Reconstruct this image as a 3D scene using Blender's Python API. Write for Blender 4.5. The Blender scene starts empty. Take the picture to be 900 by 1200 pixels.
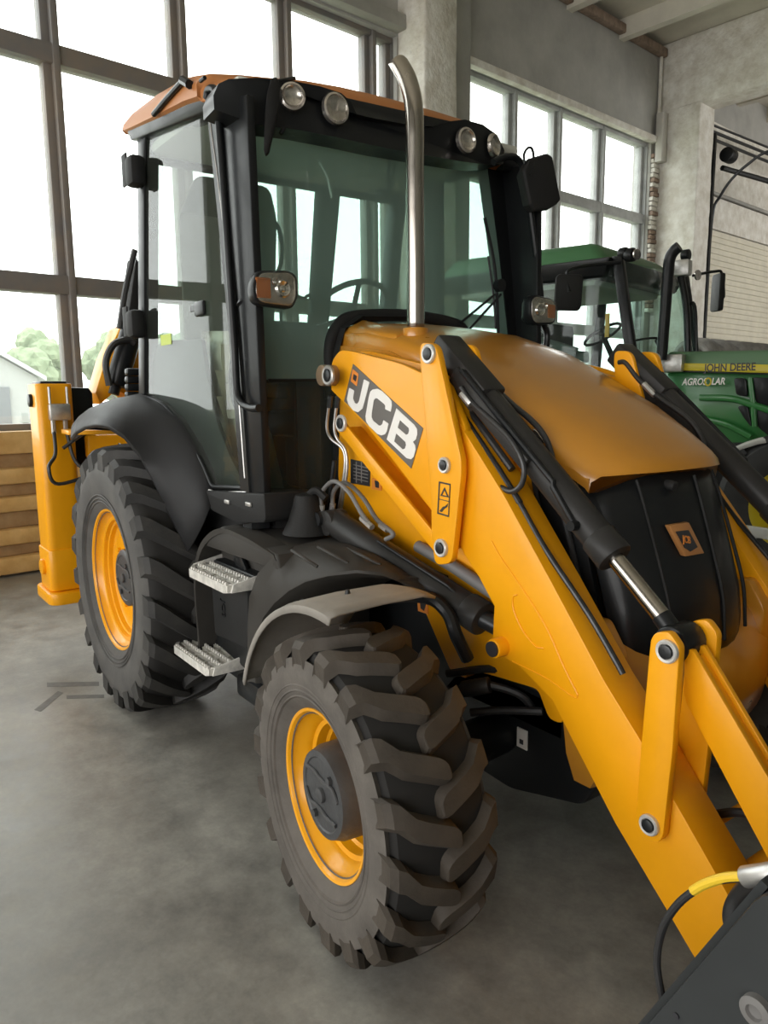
import bpy, bmesh, math, random
from mathutils import Vector, Matrix
from math import sin, cos, pi, radians, sqrt, atan2
random.seed(4)
S = bpy.context.scene
C = S.collection
# ------------------------------------------------------------------ camera
CX, CY, CZ = 1.7799, -2.1366, 1.6366
YAW, PIT, ROL, FPX = 2.5157, 0.1543, -0.0097, 886.63
fw = Vector((cos(YAW)*cos(PIT), sin(YAW)*cos(PIT), -sin(PIT)))
_r = Vector((sin(YAW), -cos(YAW), 0)); _u = _r.cross(fw)
rt = _r*cos(ROL) + _u*sin(ROL); up = -_r*sin(ROL) + _u*cos(ROL)
CO = Vector((CX, CY, CZ))
cd = bpy.data.cameras.new('camera'); cam = bpy.data.objects.new('camera', cd); C.objects.link(cam)
M = Matrix((rt, up, -fw)).transposed().to_4x4(); M.translation = CO
cam.matrix_world = M
cd.sensor_fit = 'VERTICAL'; cd.sensor_height = 36; cd.sensor_width = 27; cd.lens = FPX/1200*36
cd.clip_start = .02; cd.clip_end = 400
S.camera = cam
# ------------------------------------------------------------------ view + world + lights
S.view_settings.view_transform = 'Standard'; S.view_settings.look = 'None'
S.view_settings.gamma = 1; S.view_settings.use_curve_mapping = False
S.view_settings.exposure = -0.02
S.cycles.max_bounces = 10; S.cycles.diffuse_bounces = 5; S.cycles.transparent_max_bounces = 24
S.cycles.glossy_bounces = 4; S.cycles.caustics_reflective = False; S.cycles.caustics_refractive = False
S.cycles.sample_clamp_indirect = 6
SKY = 5.5
w = bpy.data.worlds.new('overcast_sky'); S.world = w; w.use_nodes = True
nt = w.node_tree; bg = nt.nodes['Background']
bg.inputs[0].default_value = (1.0, 0.985, 0.96, 1); bg.inputs[1].default_value = SKY
BW = 0.1060                                  # the hall stands 6 degrees off the machine
WN = Vector((cos(BW), sin(BW), 0)); WT = Vector((-sin(BW), cos(BW), 0))
def hall(d, s, z): return WN*d + WT*s + Vector((0, 0, z))
def portal(c, n, sx, sy):
    l = bpy.data.lights.new('window_portal', 'AREA'); l.shape = 'RECTANGLE'; l.size = sx; l.size_y = sy
    l.cycles.is_portal = True
    o = bpy.data.objects.new('window_portal', l); C.objects.link(o)
    o.matrix_world = Matrix.Translation(c) @ (-Vector(n)).to_track_quat('Z', 'Y').to_matrix().to_4x4() if False else Matrix.Translation(c) @ Vector(n).to_track_quat('-Z', 'Y').to_matrix().to_4x4()
# ------------------------------------------------------------------ pixel -> world on a real plane
def ray(px, py): return fw*FPX + rt*(px-450) + up*(600-py)
def at(px, py, x=None, y=None, z=None):
    r = ray(px, py)
    t = (x-CX)/r.x if x is not None else (y-CY)/r.y if y is not None else (z-CZ)/r.z
    return CO + r*t
def pxz(pts, y): return [(p.x, p.z) for p in (at(a, b, y=y) for a, b in pts)]
# ------------------------------------------------------------------ materials
def mat(name, col, rough=.5, metal=0, coat=0, spec=.5, var=None, vs=6, bump=0, bs=40, rvar=0, col2=None, emit=None):
    m = bpy.data.materials.new(name); m.use_nodes = True; N = m.node_tree; b = N.nodes['Principled BSDF']
    b.inputs['Base Color'].default_value = (*col, 1); b.inputs['Roughness'].default_value = rough
    b.inputs['Metallic'].default_value = metal; b.inputs['Coat Weight'].default_value = coat
    b.inputs['Coat Roughness'].default_value = .12; b.inputs['Specular IOR Level'].default_value = spec
    tc = N.nodes.new('ShaderNodeTexCoord')
    if var or col2 or rvar:
        n = N.nodes.new('ShaderNodeTexNoise'); n.inputs['Scale'].default_value = vs; n.inputs['Detail'].default_value = 6
        n.inputs['Roughness'].default_value = .62
        N.links.new(tc.outputs['Object'], n.inputs['Vector'])
        cr = N.nodes.new('ShaderNodeValToRGB'); cr.color_ramp.elements[0].position = .35; cr.color_ramp.elements[1].position = .68
        c2 = col2 or tuple(min(1, c*(1+(var or 0))) for c in col)
        c1 = col if col2 else tuple(c*(1-(var or 0)) for c in col)
        cr.color_ramp.elements[0].color = (*c1, 1); cr.color_ramp.elements[1].color = (*c2, 1)
        N.links.new(n.outputs['Fac'], cr.inputs[0])
        if var or col2: N.links.new(cr.outputs[0], b.inputs['Base Color'])
        if rvar:
            mr = N.nodes.new('ShaderNodeMapRange'); mr.inputs[3].default_value = max(0, rough-rvar); mr.inputs[4].default_value = min(1, rough+rvar)
            mr.inputs[1].default_value = .3; mr.inputs[2].default_value = .7
            N.links.new(n.outputs['Fac'], mr.inputs[0]); N.links.new(mr.outputs[0], b.inputs['Roughness'])
    if bump:
        n2 = N.nodes.new('ShaderNodeTexNoise'); n2.inputs['Scale'].default_value = bs; n2.inputs['Detail'].default_value = 8
        N.links.new(tc.outputs['Object'], n2.inputs['Vector'])
        bp = N.nodes.new('ShaderNodeBump'); bp.inputs['Strength'].default_value = bump; bp.inputs['Distance'].default_value = .02
        N.links.new(n2.outputs['Fac'], bp.inputs['Height']); N.links.new(bp.outputs[0], b.inputs['Normal'])
    if emit: b.inputs['Emission Color'].default_value = (*emit[0], 1); b.inputs['Emission Strength'].default_value = emit[1]
    return m
def glass(name, tint, fac=.10, rough=.02, film=0, filmcol=(.5, .55, .52), refl=.035):
    # clear sheet: tinted transmission + Fresnel mirror + a diffuse film for dust and painted haze
    m = bpy.data.materials.new(name); m.use_nodes = True; N = m.node_tree; N.nodes.clear()
    o = N.nodes.new('ShaderNodeOutputMaterial'); t = N.nodes.new('ShaderNodeBsdfTransparent'); t.inputs[0].default_value = (*tint, 1)
    g = N.nodes.new('ShaderNodeBsdfGlossy'); g.inputs['Roughness'].default_value = rough
    lw = N.nodes.new('ShaderNodeLayerWeight'); lw.inputs[0].default_value = .5      # Schlick, the same from both sides
    pw = N.nodes.new('ShaderNodeMath'); pw.operation = 'POWER'; pw.inputs[1].default_value = 4; N.links.new(lw.outputs['Facing'], pw.inputs[0])
    f = N.nodes.new('ShaderNodeMath'); f.operation = 'MULTIPLY_ADD'; f.inputs[1].default_value = .7; f.inputs[2].default_value = refl; N.links.new(pw.outputs[0], f.inputs[0])
    mx = N.nodes.new('ShaderNodeMixShader'); N.links.new(f.outputs[0], mx.inputs[0]); N.links.new(t.outputs[0], mx.inputs[1]); N.links.new(g.outputs[0], mx.inputs[2])
    out = mx
    if film:
        d = N.nodes.new('ShaderNodeBsdfDiffuse'); d.inputs[0].default_value = (*filmcol, 1)
        tl = N.nodes.new('ShaderNodeBsdfTranslucent'); tl.inputs[0].default_value = (*filmcol, 1)
        ms = N.nodes.new('ShaderNodeMixShader'); ms.inputs[0].default_value = .5; N.links.new(d.outputs[0], ms.inputs[1]); N.links.new(tl.outputs[0], ms.inputs[2])
        m2 = N.nodes.new('ShaderNodeMixShader'); m2.inputs[0].default_value = film
        N.links.new(mx.outputs[0], m2.inputs[1]); N.links.new(ms.outputs[0], m2.inputs[2]); out = m2
    N.links.new(out.outputs[0], o.inputs[0]); return m
YEL = mat('machine_yellow_paint', (.88, .375, .004), .38, coat=.15, spec=.35, var=.05, vs=3, rvar=.05)
YEL_SHADE = mat('shaded_yellow_paint', (.55, .235, .020), .32, coat=.5, var=.06, vs=2.5, rvar=.06)  # darkened copy of the machine yellow, shade put into the colour
ROOFM = mat('roof_shaded_yellow', (.46, .18, .055), .5, var=.06, vs=2)  # yellow roof in low light, the shade painted in as brown-orange
BLK = mat('satin_black_paint', (.010, .011, .012), .38, spec=.22, coat=.1, rvar=.06, vs=9)
BLKM = mat('matt_black_plastic', (.018, .018, .018), .62, spec=.22, var=.12, vs=4, bump=.08, bs=160)
DUST = mat('dusty_grey_plastic', (.27, .25, .22), .75, var=.15, vs=5)
COWL = mat('black_moulded_cowl', (.042, .039, .035), .58, spec=.22, var=.2, vs=3, rvar=.08)
FEND = mat('fender_dark_plastic', (.022, .022, .023), .52, spec=.22, var=.12, vs=3, rvar=.06)
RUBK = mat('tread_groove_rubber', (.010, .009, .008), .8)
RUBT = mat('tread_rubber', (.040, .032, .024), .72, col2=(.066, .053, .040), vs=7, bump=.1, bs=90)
RUBS = mat('dusty_sidewall_rubber', (.075, .066, .057), .8, col2=(.13, .115, .10), vs=6, bump=.08, bs=120)
RUBR = mat('rear_tyre_rubber', (.020, .020, .020), .66, col2=(.045, .042, .038), vs=5, bump=.08, bs=100)
RUBRS = mat('rear_sidewall_rubber', (.060, .058, .056), .75, col2=(.10, .095, .088), vs=5)
RIM = mat('wheel_rim_yellow', (.86, .375, .005), .33, coat=.25, spec=.4, var=.05, vs=6)
HUB = mat('hub_grey_cast', (.055, .056, .058), .45, var=.15, vs=14, bump=.1, bs=60)
CHR = mat('bright_chrome', (.75, .74, .72), .12, metal=1)
CHRB = mat('brushed_stainless', (.40, .37, .33), .22, metal=1, rvar=.08, vs=12)
STEEL = mat('galvanised_steel', (.55, .54, .52), .38, metal=.8, var=.12, vs=30)
STEP = mat('dusty_aluminium_tread', (.72, .70, .65), .45, metal=.25, var=.2, vs=25)
HOSE = mat('black_hose_rubber', (.022, .022, .023), .42, coat=.15)
HOSEG = mat('worn_grey_hose', (.16, .155, .15), .5)
RAMM = mat('dull_black_ram_paint', (.028, .027, .026), .40, spec=.22, var=.1, vs=6)
RING = mat('pin_retaining_ring', (.62, .61, .58), .35, metal=.35)
PIN = mat('pin_dark_steel', (.05, .052, .055), .35, metal=.7, var=.2, vs=30)
GREYP = mat('decal_dark_grey', (.115, .105, .095), .45)
WHT = mat('decal_white', (.80, .78, .74), .4)
ORD = mat('emblem_orange', (.78, .26, .04), .4)
LBL = mat('label_black', (.03, .03, .035), .35)
LENS = glass('lamp_lens_glass', (.92, .92, .90), film=.04)
LENSR = mat('lamp_reflector', (.62, .58, .54), .2, metal=.9, var=.25, vs=30)
AMB = mat('amber_lens', (.50, .16, .03), .3, coat=.3)
CONC = mat('bucket_dark_grey_paint', (.034, .037, .038), .42, spec=.22, var=.1, vs=4, rvar=.08)
SEATM = mat('seat_dark_fabric', (.03, .033, .035), .85)
INTR = mat('cab_interior_trim', (.16, .175, .165), .8)
HEAD = mat('cab_headliner', (.60, .60, .54), .9)
GRN = mat('tractor_green_paint', (.025, .16, .035), .32, coat=.4, var=.06, vs=3)
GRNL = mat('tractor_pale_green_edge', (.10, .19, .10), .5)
YJD = mat('tractor_yellow_paint', (.62, .50, .03), .4)
LGREY = mat('pale_grey_mudguard', (.50, .50, .47), .55)
YTAPE = mat('yellow_hazard_sleeve', (.78, .52, .03), .45)
CABG = glass('cab_green_glass', (.70, .84, .79), film=.03, filmcol=(.40, .50, .45))
CABF = glass('windscreen_green_glass', (.64, .84, .77), film=.33, filmcol=(.46, .64, .56))  # strong film paints in a lens-bloom veil besides the dust
SIDG = glass('door_glass', (.60, .68, .63), film=.06, refl=.018, filmcol=(.46, .49, .42))
WING = glass('window_pane_glass', (.93, .96, .96), film=.07, filmcol=(.8, .82, .82))  # film paints a washed-out haze over the view outside
PLAS = mat('rough_painted_plaster', (.64, .60, .52), .85, col2=(.86, .84, .78), vs=5, bump=1.0, bs=18)
WALLM = mat('grey_wall_render', (.34, .335, .31), .9, col2=(.44, .43, .40), vs=1.6, bump=.25, bs=10)
CEILM = mat('ceiling_concrete', (.62, .58, .50), .9, col2=(.74, .70, .60), vs=1.5)
BRKM = mat('old_brick', (.30, .22, .17), .9, var=.25, vs=9)
FRAMEM = mat('window_frame_metal', (.42, .43, .42), .55, var=.15, vs=5)
FRAMEW = mat('window_frame_weathered', (.24, .20, .165), .6, col2=(.17, .17, .175), vs=2)
WOODM = mat('varnished_pale_timber', (.56, .34, .12), .5, col2=(.72, .48, .20), vs=5)
WOODD = mat('dark_timber', (.30, .18, .08), .6, col2=(.42, .28, .14), vs=6)  # darker timber colour for the recessed boards
SLAT = mat('cream_door_slat', (.72, .68, .56), .6, var=.06, vs=4)
def floor_mat():
    m = bpy.data.materials.new('polished_concrete'); m.use_nodes = True; N = m.node_tree; b = N.nodes['Principled BSDF']; L = N.links.new
    tc = N.nodes.new('ShaderNodeTexCoord')
    def noise(s, d, r=.6):
        n = N.nodes.new('ShaderNodeTexNoise'); n.inputs['Scale'].default_value = s; n.inputs['Detail'].default_value = d; n.inputs['Roughness'].default_value = r
        L(tc.outputs['Object'], n.inputs['Vector']); return n
    a, c, e = noise(.9, 8), noise(6, 10, .7), noise(60, 4)
    def ramp(n, p0, p1, c0, c1):
        r = N.nodes.new('ShaderNodeValToRGB'); r.color_ramp.elements[0].position = p0; r.color_ramp.elements[1].position = p1
        r.color_ramp.elements[0].color = (*c0, 1); r.color_ramp.elements[1].color = (*c1, 1); L(n.outputs['Fac'], r.inputs[0]); return r
    r1 = ramp(a, .35, .65, (.22, .21, .19), (.35, .34, .31)); r2 = ramp(c, .32, .68, (.66, .66, .66), (1.2, 1.2, 1.17)); r3 = ramp(e, .3, .75, (.93, .93, .93), (1.05, 1.05, 1.05))
    def mul(x, y):
        k = N.nodes.new('ShaderNodeMix'); k.data_type = 'RGBA'; k.blend_type = 'MULTIPLY'; k.inputs[0].default_value = 1; L(x, k.inputs[6]); L(y, k.inputs[7]); return k.outputs[2]
    col = mul(mul(r1.outputs[0], r2.outputs[0]), r3.outputs[0]); L(col, b.inputs['Base Color'])
    mr = N.nodes.new('ShaderNodeMapRange'); mr.inputs[1].default_value = .3; mr.inputs[2].default_value = .7; mr.inputs[3].default_value = .30; mr.inputs[4].default_value = .55
    L(c.outputs['Fac'], mr.inputs[0]); L(mr.outputs[0], b.inputs['Roughness']); b.inputs['Specular IOR Level'].default_value = .45
    bp = N.nodes.new('ShaderNodeBump'); bp.inputs['Strength'].default_value = .12; bp.inputs['Distance'].default_value = .01; L(c.outputs['Fac'], bp.inputs['Height']); L(bp.outputs[0], b.inputs['Normal'])
    return m
FLOORM = floor_mat()
# ------------------------------------------------------------------ mesh helpers
SPLIT = {'hose', 'pipe_nut', 'hose_fitting', 'hose_ferrule', 'work_lamp', 'lamp_lens', 'hand_rail', 'steel_pipe', 'wheel_nut', 'steering_hose', 'fender_bolt', 'cowl_rib', 'sill_clip', 'control_lever', 'valve_union', 'grille_rib', 'grille_post', 'loader_tower', 'rail', 'beam', 'mirror_bracket', 'inner_guard', 'tooth', 'floor_mark', 'plate_ruling', 'armrest'}
def islands(bm):
    seen = set(); out = []
    for v in bm.verts:
        if v in seen: continue
        st = [v]; seen.add(v); isl = []
        while st:
            q = st.pop(); isl.append(q)
            for e in q.link_edges:
                o = e.other_vert(q)
                if o not in seen: seen.add(o); st.append(o)
        out.append(isl)
    return out
def link(name, bm, m, parent=None, smooth=35):
    if name in SPLIT:
        bm.verts.index_update(); isl = islands(bm)
        if len(isl) > 1:
            r = None
            for g in isl:
                t = nb(); mp = {v: t.verts.new(v.co) for v in g}
                for f in {f for v in g for f in v.link_faces}: t.faces.new([mp[v] for v in f.verts])
                o = link1(name, t, m, parent, smooth); r = r or o
            bm.free(); return r
    return link1(name, bm, m, parent, smooth)
def link1(name, bm, m, parent=None, smooth=35):
    me = bpy.data.meshes.new(name); bmesh.ops.recalc_face_normals(bm, faces=bm.faces); bm.to_mesh(me); bm.free()
    me.materials.append(m)
    if smooth:
        for p in me.polygons: p.use_smooth = True
        me.set_sharp_from_angle(angle=radians(smooth))
    o = bpy.data.objects.new(name, me); C.objects.link(o)
    if parent is not None:
        o.parent = parent; o.matrix_parent_inverse = parent.matrix_world.inverted()
    return o
def thing(name, label, cat, loc=(0, 0, 0), group=None):
    o = bpy.data.objects.new(name, None); C.objects.link(o); o.matrix_world = Matrix.Translation(loc)
    o.empty_display_size = .2; tag(o, label, cat, group); return o
def tag(o, label, cat, group=None, kind=None):
    o['label'] = label; o['category'] = cat
    if group: o['group'] = group
    if kind: o['kind'] = kind
    return o
def struct(o): o['kind'] = 'structure'; return o
def empty(name, loc=(0, 0, 0), parent=None):
    o = bpy.data.objects.new(name, None); C.objects.link(o); o.matrix_world = Matrix.Translation(loc)
    if parent is not None: o.parent = parent; o.matrix_parent_inverse = parent.matrix_world.inverted()
    return o
def nb(): return bmesh.new()
def bev(bm, edges, r, seg=2):
    if r > 0: bmesh.ops.bevel(bm, geom=edges, offset=r, segments=seg, affect='EDGES', profile=.5, clamp_overlap=True)
def box(bm, lo, hi, b=0, mtx=None):
    t = nb(); bmesh.ops.create_cube(t, size=1)
    for v in t.verts: v.co = Vector([(lo[i]+hi[i])/2 + v.co[i]*(hi[i]-lo[i]) for i in range(3)])
    bev(t, t.edges[:], b)
    if mtx is not None: bmesh.ops.transform(t, matrix=mtx, verts=t.verts)
    join(bm, t)
def join(bm, t):
    me = bpy.data.meshes.new('tmp'); t.to_mesh(me); t.free(); bm.from_mesh(me); bpy.data.meshes.remove(me)
def hexa(bm, p, b=0):   # 8 points: 4 of one face, 4 of the opposite
    t = nb(); v = [t.verts.new(q) for q in p]
    for f in ((0, 1, 2, 3), (7, 6, 5, 4), (0, 4, 5, 1), (1, 5, 6, 2), (2, 6, 7, 3), (3, 7, 4, 0)): t.faces.new([v[i] for i in f])
    bmesh.ops.recalc_face_normals(t, faces=t.faces); bev(t, t.edges[:], b); join(bm, t)
def prism(bm, pts, a, b, axis='y', r=0, seg=2):   # outline extruded between two coordinates
    t = nb()
    def P(u, v, k): return {'y': (u, k, v), 'x': (k, u, v), 'z': (u, v, k)}[axis]
    A = [t.verts.new(P(u, v, a)) for u, v in pts]; B = [t.verts.new(P(u, v, b)) for u, v in pts]; n = len(pts)
    t.faces.new(A); t.faces.new(B[::-1])
    for i in range(n): t.faces.new((A[i], B[i], B[(i+1) % n], A[(i+1) % n]))
    bmesh.ops.recalc_face_normals(t, faces=t.faces)
    if r:
        es = [e for e in t.edges if len(e.link_faces) == 2 and any(len(f.verts) != 4 or f in (t.faces[0], t.faces[1]) for f in e.link_faces) ]
        bev(t, es, r, seg)
    join(bm, t)
def rounded(pts, r, n=5):   # round the corners of an outline
    out = []; N = len(pts)
    for i in range(N):
        p0, p, p1 = Vector(pts[i-1]), Vector(pts[i]), Vector(pts[(i+1) % N])
        d0, d1 = (p0-p), (p1-p); l0, l1 = d0.length, d1.length
        rr = r[i] if isinstance(r, (list, tuple)) else r
        k = min(rr, l0*.48, l1*.48)
        if k < 1e-5: out.append(tuple(p)); continue
        a, c = p+d0.normalized()*k, p+d1.normalized()*k
        for j in range(n+1):
            s = j/n; out.append(tuple(a*(1-s)**2 + p*2*s*(1-s) + c*s*s))
    return out
def frame3(d):
    d = d.normalized(); a = Vector((0, 0, 1)) if abs(d.z) < .9 else Vector((1, 0, 0)); u = d.cross(a).normalized(); return u, d.cross(u).normalized()
def cyl(bm, p, q, r, r2=None, n=24, b=0, cap=True):
    p, q = Vector(p), Vector(q); r2 = r if r2 is None else r2; d = q-p; t = nb()
    bmesh.ops.create_cone(t, cap_ends=cap, segments=n, radius1=r, radius2=r2, depth=d.length)
    if b: bev(t, [e for e in t.edges if any(len(f.verts) > 4 for f in e.link_faces)], b)
    bmesh.ops.transform(t, matrix=Matrix.Translation((p+q)/2) @ d.to_track_quat('Z', 'Y').to_matrix().to_4x4(), verts=t.verts); join(bm, t)
def smoothpath(pts, n=6):
    pts = [Vector(p) for p in pts]
    if len(pts) < 3: return pts
    out = []; P = [pts[0]*2-pts[1]]+pts+[pts[-1]*2-pts[-2]]
    for i in range(1, len(P)-2):
        for j in range(n):
            t = j/n; a, b, c, d = P[i-1:i+3]
            out.append(.5*((2*b)+(c-a)*t+(2*a-5*b+4*c-d)*t*t+(3*b-a-3*c+d)*t**3))
    out.append(pts[-1]); return out
def tube(bm, pts, r, n=10, sm=6, flat=1):
    P = smoothpath(pts, sm) if sm else [Vector(p) for p in pts]
    rings = []; u = None
    for i, p in enumerate(P):
        d = (P[min(i+1, len(P)-1)]-P[max(i-1, 0)]).normalized()
        if u is None: u, v = frame3(d)
        else: u = (u-d*u.dot(d)).normalized(); v = d.cross(u)
        rings.append([bm.verts.new(p+(u*cos(2*pi*k/n)*r*flat+v*sin(2*pi*k/n)*r)) for k in range(n)])
    for a, b in zip(rings, rings[1:]):
        for k in range(n): bm.faces.new((a[k], a[(k+1) % n], b[(k+1) % n], b[k]))
    bm.faces.new(rings[0][::-1]); bm.faces.new(rings[-1])
def lathe(bm, prof, n=64, origin=(0, 0, 0)):   # prof: (y, r) round the y axis
    R = [[bm.verts.new((origin[0]+r*cos(2*pi*k/n), origin[1]+y, origin[2]+r*sin(2*pi*k/n))) for k in range(n)] if r > 1e-6 else [bm.verts.new((origin[0], origin[1]+y, origin[2]))] for y, r in prof]
    for a, b in zip(R, R[1:]):
        for k in range(n):
            k2 = (k+1) % n
            if len(a) == 1: bm.faces.new((a[0], b[k2], b[k]))
            elif len(b) == 1: bm.faces.new((a[k], a[k2], b[0]))
            else: bm.faces.new((a[k], a[k2], b[k2], b[k]))
def grid(bm, rows, closed=False):
    V = [[bm.verts.new(p) for p in r] for r in rows]
    for a, b in zip(V, V[1:]):
        m = len(a)
        for k in range(m if closed else m-1): bm.faces.new((a[k], a[(k+1) % m], b[(k+1) % m], b[k]))
    return V
def solid(o, t, off=-1):
    m = o.modifiers.new('thickness', 'SOLIDIFY'); m.thickness = t; m.offset = off; return o
def text(name, s, size, loc, m, parent, rot=(pi/2, 0, 0), ext=.0008, bold=0, shear=0, sx=1):
    c = bpy.data.curves.new(name, 'FONT'); c.body = s; c.size = size; c.extrude = ext; c.align_x = 'CENTER'; c.align_y = 'CENTER'; c.offset = bold; c.shear = shear
    c.materials.append(m); o = bpy.data.objects.new(name, c); C.objects.link(o); o.location = loc; o.rotation_euler = rot; o.scale = (sx, 1, 1)
    bpy.context.view_layer.update()
    dg = bpy.context.evaluated_depsgraph_get(); me = bpy.data.meshes.new_from_object(o.evaluated_get(dg)); me.name = name
    o2 = bpy.data.objects.new(name, me); C.objects.link(o2); mw = Matrix.LocRotScale(Vector(loc), __import__('mathutils').Euler(rot), Vector((sx, 1, 1)))
    o2.matrix_world = mw; bpy.data.objects.remove(o)
    if parent is not None: o2.parent = parent; o2.matrix_parent_inverse = parent.matrix_world.inverted()
    return o2
def flatshape(name, loops, y, m, parent, ext=.0008):   # filled outline with holes in an x-z plane
    c = bpy.data.curves.new(name, 'CURVE'); c.dimensions = '2D'; c.fill_mode = 'BOTH'; c.extrude = ext
    for L in loops:
        s = c.splines.new('POLY'); s.points.add(len(L)-1); s.use_cyclic_u = True
        for p, (a, b) in zip(s.points, L): p.co = (a, b, 0, 1)
    c.materials.append(m); o = bpy.data.objects.new(name, c); C.objects.link(o)
    bpy.context.view_layer.update()
    me = bpy.data.meshes.new_from_object(o.evaluated_get(bpy.context.evaluated_depsgraph_get())); me.name = name
    bpy.data.objects.remove(o); o2 = bpy.data.objects.new(name, me); C.objects.link(o2)
    o2.matrix_world = Matrix.Translation((0, y, 0)) @ Matrix.Rotation(pi/2, 4, 'X'); o2.parent = parent; return o2
# ================================================================== THE HALL
DW, ZC = -5.96, 7.75
def hbox(bm, d0, d1, s0, s1, z0, z1, b=0):
    p = [hall(d0, s0, z0), hall(d1, s0, z0), hall(d1, s1, z0), hall(d0, s1, z0), hall(d0, s0, z1), hall(d1, s0, z1), hall(d1, s1, z1), hall(d0, s1, z1)]
    hexa(bm, p, b)
bm = nb(); hbox(bm, DW-.4, 9, -9, 24, -.3, 0); struct(link('floor', bm, FLOORM, smooth=0))
bm = nb(); hbox(bm, DW-.4, 9, -9, 24, ZC, ZC+.3)
ceil = struct(link('ceiling', bm, CEILM, smooth=0))
for k in range(6):
    bm = nb(); hbox(bm, DW-.1, 9, 8.3+k*1.5, 8.45+k*1.5, ZC-.3, ZC); link('ceiling_rib', bm, CEILM, ceil, 0)
# back wall with its two long windows
ZS, ZT = 1.335, 6.07
bm = nb()
hbox(bm, DW-.35, DW, -9, 24, ZT, ZC)
hbox(bm, DW-.35, DW, -9, 4.9, 0, ZS-.22)
hbox(bm, DW-.35, DW, 5.35, 11.0, 0, ZS-.1)
hbox(bm, DW-.35, DW, 4.72, 5.78, 0, ZT)
hbox(bm, DW-.35, DW, 10.98, 24, 0, ZT)
hbox(bm, DW-.35, DW, -9, -6.6, 0, ZT)
wall = struct(link('wall_back', bm, WALLM, smooth=0))
bm = nb(); hbox(bm, DW-.02, DW+.10, 5.75, 11.1, ZT-.02, ZT+.09, .02); link('window_lintel', bm, PLAS, wall)
bm = nb(); hbox(bm, DW-.02, DW+.16, -8, 4.75, ZT+.03, ZT+.2, .02); link('window_lintel', bm, WALLM, wall)
bm = nb(); hbox(bm, DW, DW+.13, -9, 11.2, ZC-.24, ZC-.10, .02); link('ledge', bm, BRKM, wall)
# timber below the left window
bm = nb(); hbox(bm, DW-.30, DW+.10, -6.6, 4.72, 1.13, 1.335, .012); link('sill_board', bm, WOODM, wall)
for z0, z1 in ((.853, 1.003), (.597, .741), (.292, .445), (.02, .185)):
    bm = nb(); hbox(bm, DW, DW+.13, -6.6, 4.72, z0, z1, .035); link('plank', bm, WOODM, wall)
for z0, z1 in ((1.0, 1.13), (.741, .853), (.445, .597), (.185, .292)):
    bm = nb(); hbox(bm, DW, DW+.045, -6.6, 4.72, z0, z1, .01); link('plank', bm, WOODD, wall)
# window frames and panes
def window(n, s0, s1, mul, trans, fm, z0=ZS, wf=.075):
    w = struct(empty('window_%d' % n, hall(DW-.15, s0, z0)))
    ed = [s0]+mul+[s1]; zz = [z0]+trans+[ZT]
    for s in ed:
        bm = nb(); hbox(bm, DW-.26, DW-.13, s-wf, s+.012, z0, ZT, .006); hbox(bm, DW-.20, DW-.06, s+.0, s+wf*.85, z0, ZT, .006); link('mullion', bm, fm, w)
    for z in zz:
        hh = .085 if z in trans else .06
        bm = nb(); hbox(bm, DW-.25, DW-.08, s0, s1, z-hh, z+hh, .006); link('transom', bm, fm, w)
    for a, b in zip(ed, ed[1:]):
        for c, d in zip(zz, zz[1:]):
            bm = nb(); hbox(bm, DW-.185, DW-.179, a+.05, b-.05, c+.05, d-.05); link('pane', bm, WING, w, 0)
    return w
w1 = window(1, -6.6, 4.72, [-6.6+.0+1.31*k+.52 for k in range(0)]+[-4.78, -3.47, -2.16, -.84, .47, 1.77, 3.09, 4.37], [2.70, 4.76], FRAMEW)
w2 = window(2, 5.82, 10.96, [7.17, 8.30, 9.55], [2.70, 4.76], FRAMEM)
bm = nb(); a = at(33, 500, x=-5.9); hbox(bm, DW-.05, DW+.02, .0, .14, 1.335, 1.37, .008); link('latch', bm, BLK, w1)
portal(hall(DW-.4, -1, 3.7), WN, 11.4, 4.8); portal(hall(DW-.4, 8.4, 3.7), WN, 5.2, 4.8)
# columns
def column(n, s0, s1, d1, m=PLAS):
    bm = nb(); hbox(bm, DW-.1, d1, s0, s1, 0, ZC-.0 if n == 1 else 6.62, .03)
    bmesh.ops.subdivide_edges(bm, edges=[e for e in bm.edges if e.calc_length() > 1], cuts=30, use_grid_fill=True)
    rnd = random.Random(n)
    for v in bm.verts:
        v.co += Vector((rnd.uniform(-1, 1), rnd.uniform(-1, 1), 0))*.008
    return struct(link('trim_%d' % n, bm, m, smooth=60))
c1 = column(1, 4.74, 5.32, -5.48); c2 = column(2, 11.2, 11.75, -5.18)
bm = nb(); hbox(bm, DW, -5.7, 5.32, 5.82, 0, ZC, .01); struct(link('trim_3', bm, WALLM, smooth=0))
bm = nb(); hbox(bm, DW-.1, 9, 11.22, 11.75, 6.58, ZC, .03)
bmesh.ops.subdivide_edges(bm, edges=[e for e in bm.edges if e.calc_length() > 3], cuts=50, use_grid_fill=True)
for v in bm.verts: v.co += WT*random.uniform(-.012, .012)
struct(link('trim_4', bm, PLAS, smooth=60))
# exposed brick reveal beside the second window
rev = struct(empty('trim_5', hall(DW, 11, 3)))
me0 = None
for k in range(34):
    z = 3.1+k*.082
    bm = nb(); j = random.uniform(-.03, .03); hbox(bm, DW-.02, DW+.05+abs(j), 10.99+j*.3, 11.19, z, z+.068, .008); link('brick', bm, random.choice((BRKM, PLAS)), rev)
bm = nb(); hbox(bm, DW+.06, DW+.20, 11.0, 11.19, 5.72, 6.55, .02); eb = link('electrical_box', bm, mat('pale_box', (.55, .53, .48), .6), wall)

bm = nb(); tube(bm, [hall(DW+.05, 11.12, 6.5), hall(DW+.05, 11.12, 7.6)], .03, 8, 0); link('conduit', bm, PLAS, eb)
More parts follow.
